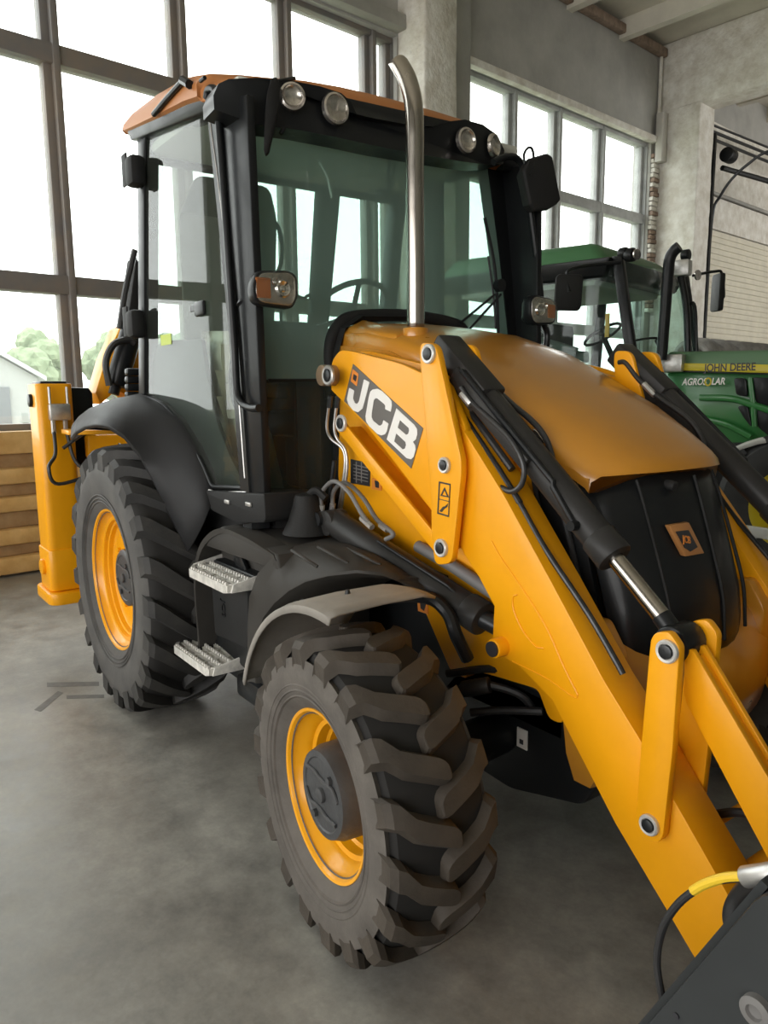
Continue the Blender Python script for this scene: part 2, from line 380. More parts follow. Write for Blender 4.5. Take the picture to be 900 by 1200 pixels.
# far bay beyond the beam
dr = struct(empty('door_1', hall(DW, 13.3, 0)))
zz = 0.02
for k in range(43):
    bm = nb(); hbox(bm, DW+.02, DW+.055+.0, 13.1, 18.6, zz, zz+.103, .008); hbox(bm, DW+.0, DW+.035, 13.1, 18.6, zz+.1, zz+.113); link('slat', bm, SLAT, dr); zz += .113
bm = nb(); hbox(bm, DW, DW+.10, 12.4, 24, 5.54, 5.60, .01); link('wall_joint', bm, WALLM, wall)
bm = nb(); hbox(bm, DW, DW+.06, 12.4, 24, 4.90, 5.52, .015); link('wall_panel', bm, PLAS, wall)
bm = nb(); hbox(bm, DW, DW+.06, 12.4, 24, 5.62, 6.9, .015); link('wall_panel', bm, PLAS, wall)
bm = nb(); hbox(bm, DW-.35, 9, 23.6, 24, 0, ZC); struct(link('wall_right', bm, WALLM, smooth=0))
# door tracks and pipework in the far bay
trk = thing('door_track', 'dark steel overhead door track and pipes behind the right-hand column', 'door track', hall(-5, 12.1, 0))
bm = nb(); hbox(bm, -5.45, -5.3, 12.05, 12.13, 0, 6.3, .005); hbox(bm, -5.62, -5.55, 12.2, 12.26, 0, 5.6, .005); link('upright', bm, BLK, trk)
bm = nb(); tube(bm, [hall(-5.5, 12.5, 1), hall(-5.5, 12.5, 4.6), hall(-5.35, 12.52, 5.3), hall(-4.9, 12.55, 5.75), hall(-4.2, 12.6, 5.95), hall(-1.5, 12.6, 6.0)], .026, 8); link('curved_rail', bm, PIN, trk)
for dz, r in ((0, .03), (.16, .03), (.30, .022)):
    bm = nb(); tube(bm, [hall(-5.6, 12.1, 6.35+dz*.8), hall(-5.3, 17, 6.3+dz)], r, 8, 0); link('pipe', bm, PIN, trk)
bm = nb(); cyl(bm, hall(-5.2, 12.3, 5.95), hall(-5.2, 12.55, 5.95), .13, n=20, b=.02); link('spring_drum', bm, BLK, trk)
bm = nb(); tube(bm, [hall(-5.3, 12.4, 5.75), hall(-4.9, 14.2, 5.65), hall(-4.6, 16, 5.5)], .05, 8); tube(bm, [hall(-5.0, 14, 5.65), hall(-5, 14, 6.3)], .02, 8, 0); cyl(bm, hall(-4.95, 13.9, 5.6), hall(-4.95, 14.25, 5.55), .11, n=14); link('pipe_run', bm, BLK, trk)
bm = nb(); hbox(bm, -5.9, -5.6, 11.85, 12.0, 0, 6.3); struct(link('trim_6', bm, WALLM, smooth=0))
bm = nb(); hbox(bm, -.5, 9, 11.3, 11.7, 0, 6.58); struct(link('wall_light_block', bm, WALLM, smooth=0))  # added unseen partition, keeps far-bay light off the bonnet
# walls round the rest of the hall: big openings let daylight in
def wallopen(name, fn, a0, a1, ops, z1=ZC, m=WALLM):
    bm = nb(); edges = [a0]
    for (p, q, zb, zt) in ops:
        fn(bm, edges[-1], p, 0, z1); 
        if zb > 0: fn(bm, p, q, 0, zb)
        fn(bm, p, q, zt, z1); edges.append(q)
    fn(bm, edges[-1], a1, 0, z1)
    return struct(link(name, bm, m, smooth=0))
wallopen('wall_left', lambda bm, a, b, c, d: hbox(bm, a, b, -9.3, -9, c, d), DW-.35, 9, [(-5.4, 7.8, .5, 4.4)])
wallopen('wall_front', lambda bm, a, b, c, d: hbox(bm, 9, 9.3, a, b, c, d), -9.3, 24, [(12.6, 23, .6, 6.6)])
portal(hall(1.2, -9.35, 2.45), WT, 13.2, 3.9); portal(hall(9.35, 17.8, 3.6), -WN, 10.4, 6)
MARK = mat('worn_floor_paint', (.13, .125, .115), .6, var=.2, vs=20)
fl_ = bpy.data.objects['floor']
for a, b, c_, d_ in (((55, 800), (116, 799), (116, 804), (55, 805)), ((68, 810), (74, 812), (48, 834), (40, 832)), ((78, 815), (122, 814), (122, 818), (78, 819))):
    bm = nb(); q = [at(*p, z=0) for p in (a, b, c_, d_)]; hexa(bm, [p+Vector((0, 0, .0002)) for p in q]+[p+Vector((0, 0, .0012)) for p in q]); link('floor_mark', bm, MARK, fl_, 0)
# ================================================================== OUTSIDE
bm = nb()
g = [hall(DW-.36, -60, -.12), hall(DW-90, -60, -.12), hall(DW-90, 90, -.12), hall(DW-.36, 90, -.12)]
grid(bm, [[g[0], g[3]], [g[1], g[2]]])
tag(link('yard_ground', bm, mat('grass_gravel_yard', (.22, .26, .13), .95, col2=(.38, .37, .33), vs=.25), smooth=0), 'pale grass and gravel yard outside the left window', 'yard', kind='structure')  # patchy mix of grass green and gravel grey
hs = thing('outbuilding', 'white gabled outbuilding seen through the lower left window', 'building', (-27, 1, 0))
WHB = mat('white_render', (.36, .37, .36), .8)
bm = nb(); prism(bm, [(-1.6, -.1), (3.6, -.1), (3.6, 2.3), (1.0, 3.9), (-1.6, 2.3)], -26.0, -33, 'x'); link('wall', bm, WHB, hs, 0)
bm = nb(); prism(bm, [(3.85, 2.2), (3.85, 2.34), (1.0, 4.12), (-1.85, 2.34), (-1.85, 2.2), (1.0, 3.95)], -25.8, -33.2, 'x'); link('roof', bm, mat('pale_roof', (.5, .52, .53), .7), hs, 0)
bm = nb(); box(bm, (-26.02, 1.1, 0), (-25.9, 2.7, 2.0), .02); link('gate', bm, mat('grey_gate', (.14, .15, .16), .7), hs)
fe = thing('yard_fence', 'pale paling fence across the yard outside the left window', 'fence', (-19, 3, 0))
FM = mat('fence_grey', (.28, .30, .29), .8)
for k in range(26):
    bm = nb(); y = 1.9+k*.28; box(bm, (-20.02, y, -.1), (-19.98, y+.16, 1.25+.03*(k % 2)), .004); link('paling', bm, FM, fe, 0)
bm = nb(); box(bm, (-19.98, 1.85, .3), (-19.94, 9.4, .38)); box(bm, (-19.98, 1.85, 1.0), (-19.94, 9.4, 1.08)); link('rail', bm, FM, fe, 0)
LEAF = mat('hazy_foliage', (.15, .20, .11), .9, col2=(.24, .29, .18), vs=2)  # washed-out haze is put into the leaf colour
BARK = mat('tree_bark', (.12, .10, .08), .9)
def tree(x, y, h, r, label):
    t = thing('tree', label, 'tree', (x, y, -.1), 'trees beyond the yard'); bm = nb(); rnd = random.Random(int(abs(x*7+y*13)))
    for k in range(12):
        a = rnd.uniform(0, 6.28); rr = r*rnd.uniform(.1, .75); s = nb(); bmesh.ops.create_icosphere(s, subdivisions=3, radius=r*rnd.uniform(.35, .6))
        off = Vector((x+cos(a)*rr, y+sin(a)*rr, h-r*rnd.uniform(.2, 1.5)))
        for v in s.verts: v.co = v.co*(1+rnd.uniform(-.13, .13)) + off
        join(bm, s)
    link('crown', bm, LEAF, t, 0)
    bm = nb(); tube(bm, [(x, y, -.1), (x+.05, y, h*.35), (x, y, h*.6)], .16, 8); link('trunk', bm, BARK, t)
tree(-36, 5.7, 4.5, 1.5, 'hazy green tree right of the white outbuilding, left of the thick mullion')
tree(-36, 9.1, 4.4, 1.6, 'hazy green tree seen just right of the thick mullion, beside the backhoe arm')
tree(-37, 13.4, 4.6, 1.7, 'pale green tree seen through the rear glass of the loader cab')

# ================================================================== BACKHOE LOADER
JB = thing('backhoe_loader', 'yellow backhoe loader with black cab and loader arms, in the foreground', 'backhoe loader')
Z3 = Vector((0, 0, 1))
def wheel(name, R, W, yo, cx, rr, nlug, lugh, shape, mt, ms, lugw, dish, hubr, hubd, steer=0, mirror=False, label=None):
    """axis along y, outer side toward -y; returns [tyre, rim, hub] meshes round the origin"""
    tyre = empty(name, (0, 0, 0), JB)
    base = R-lugh; hw = W/2
    def crown(v): return base-.028*(v/hw)**2*(R/.48)**.5
    prof = [(-hw+.045, rr-.02), (-hw+.032, rr+.004), (-hw+.012, rr+.03), (-hw-.002, rr+(base-rr)*.38), (-hw-.006, rr+(base-rr)*.6), (-hw+.004, rr+(base-rr)*.8), (-hw+.018, base-.045)]
    top = [(v*hw/6, crown(v*hw/6)) for v in range(-5, 6)]
    full = prof + top + [(-a, b) for a, b in prof[::-1]]
    bm = nb(); lathe(bm, prof, 96); lathe(bm, [(-a, b) for a, b in prof[::-1]], 96)
    for k in range(3):     # fine moulding rings on the sidewall
        lathe(bm, [(-hw+.010-.004*k, rr+.035+.018*k), (-hw+.004-.004*k, rr+.039+.018*k), (-hw+.006-.004*k, rr+.044+.018*k)], 96)
    parts = [('sidewall', bm, ms)]
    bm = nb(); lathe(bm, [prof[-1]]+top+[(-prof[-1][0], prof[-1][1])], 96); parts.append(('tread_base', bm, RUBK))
    bm = nb()
    def lug(t0, sgn):
        # stations: (w, dtheta*R, halfwidth, radius, base radius)
        st = []
        for (w, u, h, rs, rb) in shape:
            st.append((w*hw, u, h, R-rs if rs is not None else 0, R-rb))
        rows = []
        for (w_, u, h, rt_, rb_) in st:
            wv = w_*(-sgn)*-1 if False else w_
            cr = .022*(w_/hw)**2
            def pt(uu, r, w2): 
                th = t0 - uu/R
                return Vector((r*cos(th), w2*sgn, r*sin(th)))
            e = lugh*.45
            rows.append([pt(u-h-e, rb_-cr, w_), pt(u-h, rt_-cr, w_), pt(u, rt_-cr, w_), pt(u+h, rt_-cr, w_), pt(u+h+e, rb_-cr, w_)])
        V = grid(bm, rows)
        bm.faces.new([V[0][i] for i in range(5)]); bm.faces.new([V[-1][i] for i in range(4, -1, -1)])
    for k in range(nlug):
        lug(2*pi*k/nlug, 1); lug(2*pi*(k+.5)/nlug, -1)
    parts.append(('tread', bm, mt))
    # rim
    yf = -hw+.035
    bm = nb()
    lathe(bm, [(yf+.02, rr-.012), (yf+.006, rr+.002), (yf-.004, rr-.001), (yf-.002, rr-.010), (yf+.012, rr-.018), (yf+.03, rr-.022), (yf+.045, rr-.040), (yf+dish*.40, rr-.046), (yf+dish*.43, rr-.060), (yf+dish*.62, rr-.064), (yf+dish*.66, rr-.074), (yf+dish*.88, rr-.078), (yf+dish*.95, rr-.09), (yf+dish, rr-.11), (yf+dish+.004, hubr+.02), (yf+dish, hubr), (yf+dish+.02, 0)], 80)
    lathe(bm, [(-yf-.02, rr-.012), (-yf+.004, rr-.001), (-yf-.03, rr-.022), (-yf-.045, rr-.04), (yf+dish+.01, rr-.08)], 80)
    parts.append(('rim', bm, RIM))
    bm = nb(); yh = yf+dish
    lathe(bm, [(yh, hubr+.004), (yh-hubd*.8, hubr), (yh-hubd, hubr-.012), (yh-hubd-.002, hubr-.03), (yh-hubd+.002, hubr-.034), (yh-hubd, 0)], 48)
    for s_ in (0, pi):
        P = [Vector((cos(a)*hubr*q, yh-hubd-.002, sin(a)*hubr*q)) for a, q in ((s_+.2, .75), (s_+.6, .62), (s_+1.0, .40), (s_+1.7, .36), (s_+2.2, .50), (s_+2.6, .74))]
        tube(bm, P, .006, 8)
    cyl(bm, (0, yh-hubd+.01, 0), (0, yh-hubd-.012, 0), hubr*.16, n=16, b=.003)
    for a in (.9, 4.2): cyl(bm, (cos(a)*hubr*.62, yh-hubd+.01, sin(a)*hubr*.62), (cos(a)*hubr*.62, yh-hubd-.010, sin(a)*hubr*.62), .013, n=6)
    parts.append(('hub', bm, HUB))
    bm = nb(); a0 = 1.1
    cyl(bm, (cos(a0)*(rr-.075), yf+dish*.75, sin(a0)*(rr-.075)), (cos(a0)*(rr-.085), yf+dish*.75-.045, sin(a0)*(rr-.085)), .006, n=8)
    for k in range(8):
        a = 2*pi*k/8+.2; q = (rr-.11+hubr)/2+.01; cyl(bm, (cos(a)*q, yh+.004, sin(a)*q), (cos(a)*q, yh-.016, sin(a)*q), .011, n=6)
    parts.append(('wheel_nut', bm, RIM))
    out = []
    for nme, bm, m in parts: out.append(link(nme, bm, m, tyre, 24 if nme == 'tread' else 40))
    tyre.matrix_world = Matrix.Translation((cx, yo, R*.985)) @ Matrix.Rotation(steer, 4, 'Z')
    # far side copy
    t2 = tyre.copy(); C.objects.link(t2); t2.matrix_world = Matrix.Translation((cx, -yo, R*.985)) @ Matrix.Rotation(pi+steer, 4, 'Z')
    for o in out:
        c = o.copy(); C.objects.link(c); c.parent = t2
    return tyre
# front: wide stubby chevrons, rear: longer bars
FS = [(-1.0, -.006, .026, .075, .080), (-1.03, 0, .031, .020, .075), (-.95, .003, .033, .003, .05), (-.82, .012, .031, 0, .036), (-.70, .034, .029, 0, .034), (-.60, .052, .028, 0, .034), (-.4, .068, .027, 0, .033), (-.2, .082, .027, 0, .033), (.0, .096, .027, 0, .033), (.08, .102, .024, .0, .033), (.13, .106, .017, .0, .033), (.155, .108, .008, .002, .033)]
RS = [(-1.01, -.01, .034, .10, .105), (-1.02, 0, .040, .022, .10), (-.92, .008, .040, .004, .06), (-.74, .035, .038, 0, .045), (-.45, .09, .036, 0, .04), (-.2, .135, .034, 0, .04), (0, .168, .033, 0, .038), (.07, .18, .026, .0, .038), (.12, .187, .014, .002, .038)]
wheel('front_wheel', .482, .325, -1.075+.325/2-.035, 0, .254, 18, .034, FS, RUBT, RUBS, 0, .165, .141, .168, steer=-.078)
wheel('rear_wheel', .705, .44, -1.03+.22-.035+.0, -2.17, .371, 21, .040, RS, RUBR, RUBRS, 0, .10, .15, .045)
# ------------------------------------------------------------------ chassis, axle, underside
bm = nb(); box(bm, (-2.6, -.36, .52), (.30, .36, .95), .03); box(bm, (-2.17, -.62, .55), (-2.02, .62, .82), .04); link('chassis', bm, BLK, JB)
bm = nb()
tube(bm, [(0, -.78, .48), (0, -.45, .47), (0, 0, .5), (0, .45, .47), (0, .78, .48)], .075, 12); cyl(bm, (0, -.86, .33), (0, -.86, .66), .05, n=16, b=.01); cyl(bm, (0, .86, .33), (0, .86, .66), .05, n=16, b=.01)
link('front_axle', bm, BLK, JB)
bm = nb(); prism(bm, rounded([(-.42, .42), (-.18, .68), (.36, .66), (.46, .52), (.36, .36), (.05, .28), (-.30, .30)], .03), -.36, .36, r=.012); ax = link('axle_carrier', bm, BLK, JB)
bm = nb(); a = at(612, 865, y=-.362); box(bm, (a.x-.022, -.365, a.z-.035), (a.x+.024, -.361, a.z+.033), 0); link('white_tag', bm, WHT, ax)['label'] = 'small white tag on the dark axle carrier'
bm = nb(); box(bm, (a.x-.008, -.367, a.z-.020), (a.x+.008, -.364, a.z-.004), 0); link('tag_print', bm, LBL, ax)
bm = nb()
for p in ([(-.1, -.55, .62), (.02, -.48, .68), (.12, -.40, .66), (.16, -.36, .6)], [(-.12, -.5, .68), (.05, -.43, .73), (.2, -.38, .70)], [(.0, -.5, .58), (.08, -.44, .60), (.2, -.37, .62)]): tube(bm, p, .014, 8)
cyl(bm, (-.02, -.52, .66), (.06, -.47, .69), .028, n=14, b=.005); cyl(bm, (-.25, -.6, .42), (.0, -.55, .44), .035, n=14)
link('steering_hoses', bm, HOSE, JB)
# yellow loader tower beside the engine
TW = pxz([(399, 432), (470, 470), (540, 600), (575, 700), (640, 760), (663, 800), (659, 849), (643, 843), (630, 808), (581, 793), (552, 786), (546, 796), (528, 787), (497, 715), (470, 655), (404, 600), (396, 560)], -.44)
bm = nb(); prism(bm, rounded(TW, .02, 3), -.44, -.40, r=.004); tower = link('loader_tower', bm, YEL, JB)
bm = nb(); prism(bm, rounded([(-a, b) for a, b in [(-x, z) for x, z in TW]], .02, 3), .40, .44, r=.004); link('loader_tower', bm, YEL, JB)
# panel between the tower top and the engine bay
bm = nb(); box(bm, (-.95, -.40, .95), (.12, .40, 1.52), .02); link('engine_bay', bm, YEL, JB)
# data plates
bm = nb(); P = pxz([(411, 538), (434, 543), (433, 570), (411, 566)], -.4425); prism(bm, P, -.4435, -.4405); dp = link('data_plate', bm, LBL, tower)
bm = nb()
for k in range(5):
    f = k/5
    P = pxz([(414, 544+f*20), (431, 548+f*20), (431, 549+f*20), (414, 545+f*20)], -.4445); prism(bm, P, -.4448, -.4433)
for xx in (417, 423): P = pxz([(xx, 541), (xx+.9, 541), (xx+.9, 566), (xx, 565)], -.4445); prism(bm, P, -.4448, -.4433)
link('plate_ruling', bm, STEEL, tower)
bm = nb(); P = pxz([(436, 560), (447, 564), (447, 575), (436, 573)], -.4425); prism(bm, P, -.4435, -.4405); link('warning_label', bm, ORD, tower)
P = pxz([(439, 563), (444, 564), (444, 572), (440, 571)], -.444); bm = nb(); prism(bm, P, -.4445, -.443); link('label_mark', bm, LBL, tower)
P = pxz([(489, 702), (501, 706), (502, 720), (490, 716)], -.4425)
bm = nb(); prism(bm, P, -.4432, -.4405); link('warning_label', bm, ORD, tower); P = pxz([(492, 706), (499, 708), (497, 716), (493, 713)], -.444); bm = nb(); prism(bm, P, -.4445, -.443); link('label_mark', bm, LBL, tower)
# ------------------------------------------------------------------ loader arms (both sides)
YO = -.54
DEC = [(388, 424), (398, 410), (412, 411.5), (470, 426), (500, 440), (520, 440), (545, 500), (540, 620), (510, 604), (430, 500), (388, 457)]
BOOM = [(512, 430), (524, 455), (536, 491), (589, 576), (647, 682), (709, 798), (755, 873), (790, 936), (862, 1062), (880, 1110), (850, 1160), (817, 1126), (779, 1061), (722, 965), (671, 866), (648, 820), (610, 781), (588, 768), (578, 750), (580, 710), (562, 676), (545, 650), (535, 632), (515, 560)]
decp = rounded(pxz(DEC, YO), [.03]*3+[.05]*2+[.0]*6, 4); boomp = pxz(BOOM, YO)
TALL = rounded(pxz([(494.6, 419), (494.8, 402), (513, 402), (543, 538), (543, 557), (532, 660), (512, 662), (508, 625), (507.7, 584)], -.575), [.015, .035, .035, .01, .01, .03, .03, .01, .01], 5)
def pt3(px, py, y): q = at(px, py, y=y); return Vector((q.x, y, q.z))
for sg in (1, -1):
    arm = empty('loader_arm', (0, 0, 0), JB)
    def my(y): return y*sg
    def L(name, bm, m, sm=35):
        if sg == -1:
            bmesh.ops.transform(bm, matrix=Matrix.Diagonal((1, -1, 1, 1)), verts=bm.verts)
        return link(name, bm, m, arm, sm)
    bm = nb(); prism(bm, decp, YO, YO+.025, r=.003); L('pivot_plate', bm, YEL)
    bm = nb(); prism(bm, decp, -.445, -.42, r=.003); L('pivot_plate', bm, YEL)
    bm = nb(); prism(bm, boomp, YO-.004, -.42, r=.004); L('boom', bm, YEL)
    # raised weld line and pressed oval on the boom side
    bm = nb(); tube(bm, [pt3(x, y, YO-.005) for x, y in ((576, 634), (586, 652), (612, 690), (640, 735), (660, 780), (677, 814))], .0022, 6); tube(bm, [pt3(x, y, YO-.005) for x, y in ((677, 814), (672, 817), (640, 795), (600, 775))], .0018, 6)
    tube(bm, [pt3(x, y, YO-.005) for x, y in ((606, 697), (601, 700), (602, 715), (612, 738), (627, 757), (637, 760))], .0022, 6); L('weld_bead', bm, YEL)
    bm = nb(); prism(bm, TALL, -.585, -.56, r=.004); L('lever', bm, YEL)
    bm = nb(); prism(bm, TALL, -.42, -.40, r=.004); L('lever', bm, YEL)
    # U-shaped link from the tower to the lever
    a, b = pt3(398, 497, -.56), pt3(514, 640, -.56); d = (b-a).normalized(); nrm = Vector((-d.z, 0, d.x))
    if nrm.z < 0: nrm = -nrm
    bm = nb()
    for y0, y1, h0, h1 in ((-.562, -.548, -.030, .022), (-.455, -.441, -.030, .022), (-.55, -.45, -.030, -.014)):
        hexa(bm, [Vector((q.x, y, q.z)) for y in (y0, y1) for q in (a+nrm*h0, b+nrm*h0, b+nrm*h1, a+nrm*h1)], .002)
    L('lower_link', bm, YEL)
    # pins
    def pin(px, py, y, r, m1=RING, m2=PIN, ln=.02, nm='pin'):
        c = pt3(px, py, y); bm = nb(); lathe(bm, [(-ln*.3, 0), (-ln*.3, r*.66), (-ln*.55, r*.70), (-ln*.6, r*.9), (-ln*.45, r), (0, r)], 32, c); o = L(nm, bm, m1)
        bm = nb(); cyl(bm, c+Vector((0, .0, 0)), c-Vector((0, ln*.75, 0)), r*.62, n=10, b=.002) 
        if sg == -1: bmesh.ops.transform(bm, matrix=Matrix.Diagonal((1, -1, 1, 1)), verts=bm.verts)
        link('pin_head', bm, m2, o)
    arm_done = [pin(503.5, 414.7, -.585, .031), pin(522, 545, -.585, .026), pin(518, 642, -.585, .030), pin(401, 496, -.562, .033)]
    c = pt3(389, 440, -.55); bm = nb(); cyl(bm, (c.x, -.42, c.z), (c.x, -.60, c.z), .040, n=32, b=.004); L('pivot_boss', bm, mat('cast_pivot', (.35, .25, .16), .4, metal=.5) if sg == 1 else YEL)
    pin(386, 440, -.60, .038, m1=STEEL)
    c = pt3(590, 757, -.54); bm = nb(); cyl(bm, (c.x, -.50, c.z), (c.x, -.585, c.z), .030, n=28, b=.004); bs = L('ram_pin_boss', bm, YEL)
    bm = nb(); cyl(bm, (c.x, -.586, c.z), (c.x, -.592, c.z), .024, n=28); L('boss_cap', bm, LBL)
    # lift ram
    a, b = Vector((-.70, -.60, 1.165)), pt3(574, 733, -.56); e = pt3(600, 765, -.52)
    a = pt3(392, 612, -.60); b = pt3(564, 724, -.515)
    bm = nb(); cyl(bm, a, b, .052, n=32, b=.008); q = (b-a).normalized(); cyl(bm, b-q*.06, b+q*.012, .058, n=32, b=.006); cyl(bm, a-Vector((0, .045, 0)), a+Vector((0, .045, 0)), .05, n=24, b=.008); L('lift_ram', bm, RAMM)
    bm = nb(); cyl(bm, b, b+q*.13+Vector((0, .02, 0)), .030, n=24); L('lift_ram_rod', bm, CHRB if False else PIN)
    bm = nb(); u = Vector((0, -.03, .055)); tube(bm, [a+q*.30+u, b-q*.12+u, b-q*.07+u*.6], .007, 10, 0); L('ram_pipe', bm, BLK)
    bm = nb(); tube(bm, [pt3(490, 640, -.47), pt3(530, 663, -.47), pt3(610, 716, -.47)], .022, 14, 0); L('return_pipe', bm, HOSEG)
    # hoses curving over the ram
    top = pt3(380, 600, -.62)
    bm = nb(); tube(bm, [pt3(377, 600, -.62), pt3(377, 578, -.62), pt3(391, 564, -.63), pt3(409, 577, -.64), pt3(424, 602, -.64), pt3(437, 619, -.62)], .0085, 10)
    tube(bm, [pt3(390, 600, -.58), pt3(391, 576, -.58), pt3(405, 566, -.58), pt3(425, 583, -.58), pt3(441, 608, -.58), pt3(455, 620, -.58), pt3(461, 627, -.58), pt3(452, 632, -.58)], .0085, 10); L('hose', bm, HOSEG)
    bm = nb()
    for x0, y0, x1, y1, yy in ((376, 608, 377, 592, -.62), (388, 604, 390, 590, -.58), (424, 607, 436, 618, -.63), (446, 615, 454, 621, -.58)): cyl(bm, pt3(x0, y0, yy), pt3(x1, y1, yy), .012, n=6)
    c = pt3(377, 608, -.64); L('hose_fitting', bm, STEEL)
    bm = nb(); lathe(bm, [(0, .03), (-.03, .028), (-.032, .015), (-.03, 0)], 20, pt3(378, 608, -.63)); L('swivel_joint', bm, PIN)
    # steel pipes climbing past the pivot
    bm = nb()
    for dx in (0, 9):
        tube(bm, [pt3(386+dx, 470, -.50), pt3(383+dx, 500, -.50), pt3(388+dx*.8, 514, -.50), pt3(402+dx*.3, 527, -.48), pt3(404+dx*.3, 550, -.48), pt3(396+dx*.4, 600, -.48)], .006, 8)
    L('steel_pipe', bm, STEEL); bm = nb()
    for dx in (0, 9): cyl(bm, pt3(386+dx, 478, -.50), pt3(387+dx, 464, -.50), .011, n=6); 
    tube(bm, [pt3(392, 540, -.5), pt3(385, 600, -.5)], .010, 8, 0); L('pipe_nut', bm, PIN)
    # tilt ram
    ty = -.465
    A, B, D, E2 = pt3(528, 415, ty), pt3(561, 470, ty), pt3(719, 652, ty), pt3(797, 752, ty)
    q = (D-A).normalized()
    bm = nb(); cyl(bm, A+q*.20, D, .046, n=32, b=.008); cyl(bm, D-q*.07, D+q*.008, .052, n=32, b=.005); L('tilt_ram', bm, RAMM)
    n2 = Vector((-q.z, 0, q.x)); 
    bm = nb(); 
    hexa(bm, [A+n2*h+q*l+Vector((0, y, 0)) for y in (-.05, .05) for l, h in ((-.05, -.045), (.24, -.05), (.24, .05), (-.05, .045))], .012)
    bm2 = bm; hexa(bm, [A+n2*h+q*l+Vector((0, y, 0)) for y in (-.062, .045) for l, h in ((.10, -.03), (.52, -.022), (.52, .022), (.10, .03))], .008); L('ram_head', bm, RAMM)
    bm = nb(); tube(bm, [A+q*.13+n2*.034+Vector((0, -.06, 0)), A+q*.62+n2*.030+Vector((0, -.045, 0)), D-q*.25+n2*.02+Vector((0, -.047, 0)), D-q*.12+Vector((0, -.052, 0))], .009, 8, 0); cyl(bm, D-q*.12+Vector((0, -.03, 0)), D-q*.12+Vector((0, -.07, 0)), .014, n=10); L('ram_pipe', bm, BLK)
    bm = nb(); cyl(bm, D, D+q*.21, .024, n=24); L('tilt_ram_rod', bm, CHRB)
    bm = nb(); cyl(bm, D+q*.20, E2, .026, n=24); cyl(bm, E2+Vector((0, -.045, 0)), E2+Vector((0, .045, 0)), .048, n=28, b=.008); L('rod_eye', bm, BLK)
    bm = nb()
    tube(bm, [A+q*.17+n2*-.0+Vector((0, -.07, 0)), pt3(553, 472, -.53), pt3(575, 492, -.53), pt3(598, 515, -.53), pt3(613, 543, -.53), pt3(612, 566, -.53), pt3(600, 576, -.53), pt3(584, 570, -.53)], .0085, 10)
    tube(bm, [pt3(548, 420, -.40), pt3(556, 421, -.40), pt3(572, 445, -.40), pt3(596, 470, -.40), pt3(625, 495, -.40), pt3(640, 515, -.40), pt3(648, 540, -.40), pt3(650, 552, -.36), pt3(651, 556, -.30)], .0095, 10)
    tube(bm, [pt3(528, 465, -.5), pt3(545, 492, -.50), pt3(580, 545, -.5), pt3(609, 590, -.5)], .012, 10); tube(bm, [pt3(532, 462, -.47), pt3(556, 490, -.47), pt3(600, 550, -.47)], .012, 10)
    L('hose', bm, HOSE)
    bm = nb(); cyl(bm, pt3(541, 461, -.535), pt3(552, 474, -.53), .0125, n=8, b=.002); cyl(bm, pt3(577, 450, -.40), pt3(590, 466, -.40), .0125, n=8); L('hose_ferrule', bm, STEEL)
    bm = nb(); tube(bm, [pt3(609, 590, -.5), pt3(640, 645, -.5), pt3(690, 720, -.5), pt3(722, 775, -.5), pt3(730, 790, -.5)], .009, 10); L('steel_pipe', bm, PIN)
    # front tip links
    F = pxz([(767, 747), (772, 740), (788, 739), (800.5, 757), (792, 880), (781, 978), (776, 985), (757, 982), (748, 968), (755, 876), (765, 765)], -.56)
    bm = nb(); prism(bm, rounded(F, .012, 3), -.575, -.55, r=.003); L('tip_lever', bm, YEL)
    bm = nb(); prism(bm, rounded(F, .012, 3), -.415, -.39, r=.003); L('tip_lever', bm, YEL)
    pin(783, 763, -.575, .029); pin(762, 966, -.575, .027)
    bm = nb(); G = pxz([(802, 760), (812, 762), (905, 920), (965, 1035), (965, 1110), (900, 1003), (801, 815)], -.50)
    prism(bm, G, -.50, -.485, r=.002); prism(bm, [(x, z-.02) for x, z in G], -.49, -.45, r=.002); prism(bm, G, -.452, -.437, r=.002); L('tip_link', bm, YEL)
# decal
PN = pxz([(414, 426.5), (496, 502), (482, 549), (403.5, 470)], YO-.001)
flatshape('decal_panel', [PN], YO-.0015, GREYP, JB)
def zp(l, ox=360, oy=380, s=4.5): return pxz([(ox+a/s, oy+b/s) for a, b in l], YO-.003)
J = zp([(300, 290), (329, 306), (303, 405), (292, 445), (268, 464), (243, 455), (218, 424), (210, 395), (222, 335), (248, 350), (242, 392), (252, 416), (264, 420), (274, 406)])
Cc = zp([(345, 344), (370, 340), (395, 352), (430, 385), (445, 405), (447, 430), (441, 462), (411, 447), (413, 430), (406, 420), (372, 392), (362, 389), (352, 400), (341, 468), (340, 490), (348, 508), (378, 534), (388, 534), (397, 526), (402, 505), (429, 524), (421, 562), (412, 580), (392, 586), (370, 578), (325, 535), (311, 512), (308, 485), (325, 385), (333, 356)])
Bo = zp([(471, 443), (565, 530), (580, 552), (581, 580), (574, 606), (558, 620), (570, 640), (572, 660), (562, 698), (548, 712), (525, 706), (420, 607)])
Bh1 = zp([(490, 505), (536, 547), (538, 562), (533, 578), (522, 583), (478, 545)]); Bh2 = zp([(470, 575), (518, 620), (522, 636), (516, 655), (504, 660), (459, 618)])
flatshape('decal_letter', [rounded(J, .003, 2)], YO-.003, WHT, JB); flatshape('decal_letter', [rounded(Cc, .003, 2)], YO-.003, WHT, JB); flatshape('decal_letter', [Bo, Bh1, Bh2], YO-.003, WHT, JB)
flatshape('decal_badge', [rounded(zp([(240, 235), (271, 262), (262, 328), (230, 300)]), .004, 3)], YO-.003, ORD, JB); flatshape('badge_mark', [zp([(248, 262), (264, 274), (258, 302), (244, 290)])], YO-.005, LBL, JB)
